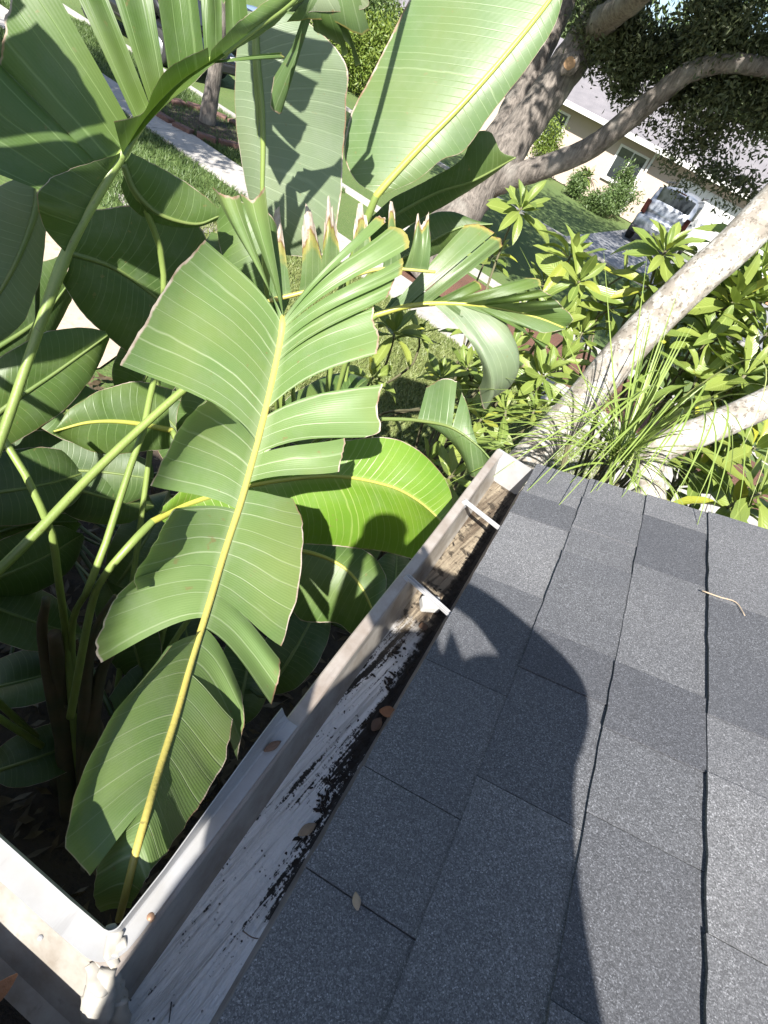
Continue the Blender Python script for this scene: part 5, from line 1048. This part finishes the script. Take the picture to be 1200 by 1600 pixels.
curled_leaf('small tan dead leaf lying on the shaded shingles', on_roof(557, 1409), .018, .005, 2.2, 'dead_leaf_tan', rn)
curled_leaf('pointed tan dead leaf on the white gutter floor', on_z(479, 1297, ZF + .003), .03, .007, 1.1, 'dead_leaf_tan', curl=.5)
curled_leaf('brown curled dead leaf in the gutter below the foam piece', on_z(607, 1114, ZF + .012), .032, .01, .3, 'dead_leaf_orange', (-.3, -.3, 1), .5)
curled_leaf('dark brown leaf scrap beside the curled leaf in the gutter', on_z(588, 1132, ZF + .006), .026, .009, 1.5, 'dead_leaf_brown', (0, -.3, 1), .4)
curled_leaf('round brown leaf scrap next to the foam in the gutter', on_z(661, 980, ZF + .004), .022, .009, .8, 'dead_leaf_brown')
curled_leaf('brown dead leaf caught on the splash guard flange', on_z(425, 1166, ZL + .007), .026, .0055, 1.15, 'dead_leaf_brown', (.2, -.2, 1), .5)
curled_leaf('orange dead leaf in the corner of the side gutter', on_z(-6, 1552, ZL - .04), .04, .008, 1.4, 'dead_leaf_orange', (.3, -.2, 1), .4)
def twig(label, pts, r, mat='twig_tan'): o = tube('twig', pts, r, mat, None, 6, 12, loc=pts[0]); tag(o, label, 'twig')
twig('thin pale curved twig lying on the sunlit shingles', [on_roof(1097, 923, .002), on_roof(1125, 933, .004), on_roof(1150, 941, .003), on_roof(1164, 962, .002)], (.0016, .0012, .0008))
twig('tiny dark twig on the white gutter floor', [on_z(380, 1455, ZF + .003), on_z(395, 1465, ZF + .005), on_z(414, 1467, ZF + .003)], (.0007, .0005), 'dead_leaf_brown')
twig('short dark twig near the bottom of the gutter', [on_z(268, 1565, ZF + .003), on_z(264, 1598, ZF + .003)], (.0008, .0006), 'plastic_dark')
fp = on_z(672, 944, ZF + .012); fv, ff = box_vf(fp, (.042, .03, .022), [(.8, .55, .1), (-.55, .8, .1), (0, -.1, 1)])
fo = mesh('foam_piece', fv, ff, 'foam', smooth=False, loc=fp); tag(fo, 'broken white foam block lying in the gutter under a hanger', 'foam'); md = fo.modifiers.new('bevel', 'BEVEL'); md.width = .004; md.segments = 3
# sludge crumbs in the trough
rg2 = np.random.default_rng(9); V = []; Fc = []
for i in range(420):
    y = rg2.uniform(.22, 1.27); x = .071 - abs(rg2.normal(0, .009)) if rg2.random() < .9 else rg2.uniform(-.004, .07)
    if rg2.random() < .3: cl = [(.05, .47), (.045, .56), (.06, .40), (.03, .62), (.055, .33)][i % 5]; y = cl[1] + rg2.normal(0, .012); x = cl[0] + rg2.normal(0, .006)
    r = rg2.uniform(.0008, .0034); an = rg2.uniform(0, 6.28); lg = rg2.uniform(1.0, 2.6); o = len(V); c = np.array([x, y, ZF + r * .15]); ca, sa = math.cos(an), math.sin(an); m_ = 7
    for k in range(m_):
        w = 6.283 * k / m_; q = rg2.uniform(.5, 1.3); lx, ly = math.cos(w) * r * lg * q, math.sin(w) * r * q; V.append(c + np.array([lx * ca - ly * sa, lx * sa + ly * ca, 0]))
    V.append(c + np.array([0, 0, r * rg2.uniform(.4, .9)])); Fc += [(o + k, o + (k + 1) % m_, o + m_) for k in range(m_)]
sl = mesh('gutter_sludge', V, Fc, 'sludge', smooth=True); sl['kind'] = 'stuff'; sl['label'] = 'black crumbs of rotted leaf sludge along the gutter floor'; sl['category'] = 'debris'

# ================================================================== the photographer, kneeling on the roof behind the phone
rt = np.cross(SD, (0, 0, 1)); rt /= np.linalg.norm(rt); uv_ = np.cross(rt, SD)
def B(a, b, c): return CAM + rt * a + uv_ * b - SD * c          # right, up and towards the sun from the phone
pbase = np.array([.34, -.72, ZE + TS * (.72 - XE)])
def skin(name, verts, edges, rads, mat, parent, sub=2, loc=None):
    me = bpy.data.meshes.new(name); o = bpy.data.objects.new(name, me); loc = WL[parent.name] if parent is not None else loc
    me.from_pydata([tuple(np.asarray(q) - loc) for q in verts], edges, []); me.materials.append(M[mat]); _link(o, name, loc, parent)
    sk = o.modifiers.new('skin', 'SKIN'); sk.use_smooth_shade = True
    for i, r in enumerate(rads): me.skin_vertices[0].data[i].radius = (r, r) if np.ndim(r) == 0 else r
    me.skin_vertices[0].data[0].use_root = True
    sb = o.modifiers.new('sub', 'SUBSURF'); sb.levels = sub; sb.render_levels = sub; return o
zr = lambda x, y: ZE + TS * (max(x, -y) - XE)
hd = B(.015, -.035, .31); pel = np.array([.32, -.72, zr(.32, -.72) + .34]); kneeR = np.array([.50, -.42, zr(.5, -.42) + .075]); kneeL = np.array([.22, -.50, zr(.22, -.5) + .075])
footR = np.array([.52, -.86, zr(.52, -.86) + .06]); footL = np.array([.24, -.93, zr(.24, -.93) + .06])
shR = B(.268, -.185, .34); shL = B(.075, -.30, .42); elR = B(.38, -.092, .17); haR = B(.10, -.036, .075); elL = B(.015, -.42, .24); haL = B(-.055, -.11, .075)
chest = B(.20, -.34, .43); waist = B(.20, -.48, .44); neck = hd * .42 + (shR + shL) / 2 * .58
hipR = pel + np.array([.10, .02, -.02]); hipL = pel + np.array([-.10, -.02, -.02])
person = skin('person', [pel, waist, chest, (shR + shL) / 2, neck, shR, elR, B(.22, -.034, .11), haR, shL, elL, haL, hipR, kneeR, footR, hipL, kneeL, footL, footR + np.array([.01, -.1, .0]), footL + np.array([.01, -.1, .0]),
    B(.30, -.30, .40), B(.352, -.41, .42), B(.385, -.54, .43), B(.085, -.39, .40), B(.062, -.48, .41), B(.072, -.58, .42)],
   [(0, 1), (1, 2), (2, 3), (3, 4), (3, 5), (5, 6), (6, 7), (7, 8), (3, 9), (9, 10), (10, 11), (0, 12), (12, 13), (13, 14), (0, 15), (15, 16), (16, 17), (14, 18), (17, 19), (5, 20), (20, 21), (21, 22), (22, 12), (9, 23), (23, 24), (24, 25), (25, 15)],
   [.15, .15, .15, .11, .055, .08, .058, .032, .024, .072, .05, .026, .095, .065, .045, .095, .065, .045, .03, .03, .105, .11, .12, .095, .105, .11], 'shirt', None, 2, pbase)
tag(person, 'kneeling person in pale shirt whose shadow falls across the shingles', 'person')
hv = skin('head', [neck, neck * .35 + hd * .65, hd, hd + (hd - neck) / np.linalg.norm(hd - neck) * .06, hd + SD * .095 - np.array([0, 0, .02])], [(0, 1), (1, 2), (2, 3), (2, 4)], [.05, .055, .088, .07, .014], 'skin', person)
upd = (hd - neck) / np.linalg.norm(hd - neck)
skin('hair', [hd - SD * .022 + upd * .02, hd - SD * .018 + upd * .055, hd + upd * .075], [(0, 1), (1, 2)], [.088, .08, .068], 'hair', person)
for hnd, el, s_ in ((haR, elR, 1), (haL, elL, -1)):
    fw = (hnd - el) / np.linalg.norm(hnd - el); tip = B(0, 0, .02); vs = [hnd - fw * .03, hnd, hnd + fw * .03]; ed = [(0, 1), (1, 2)]; rd = [.026, .032, .028]
    for k in range(4):
        off = uv_ * (.026 - .017 * k); i = len(vs); vs += [hnd + fw * .045 + off, hnd + fw * .062 + off + SD * .012, hnd + fw * .068 + off + SD * .028]; ed += [(2, i), (i, i + 1), (i + 1, i + 2)]; rd += [.0085, .008, .007]
    i = len(vs); vs += [hnd + uv_ * .03 - SD * .01, hnd + uv_ * .045 + fw * .03 - SD * .012]; ed += [(1, i), (i, i + 1)]; rd += [.010, .008]
    skin('hand', vs, ed, rd, 'skin', person, 1)
skin('trousers', [pel, hipR, kneeR, footR, hipL, kneeL, footL], [(0, 1), (1, 2), (2, 3), (0, 4), (4, 5), (5, 6)], [(.17, .14), .102, .072, .052, .102, .072, .052], 'trousers', person)
fwd = R @ np.array([0, 0, 1.0]); pr_ = R @ np.array([1.0, 0, 0]); pu_ = R @ np.array([0, -1.0, 0])
pc_ = CAM - fwd * .006 - pu_ * .055 + pr_ * .02
ph = empty('phone', pc_); tag(ph, 'black phone in the hands of the kneeling person', 'phone')
box('body', pc_, (.074, .155, .008), 'phone_black', ph, [pr_, pu_, fwd], .004)
box('screen', pc_ - fwd * .0046, (.069, .148, .0012), 'glass_dark', ph, [pr_, pu_, fwd])
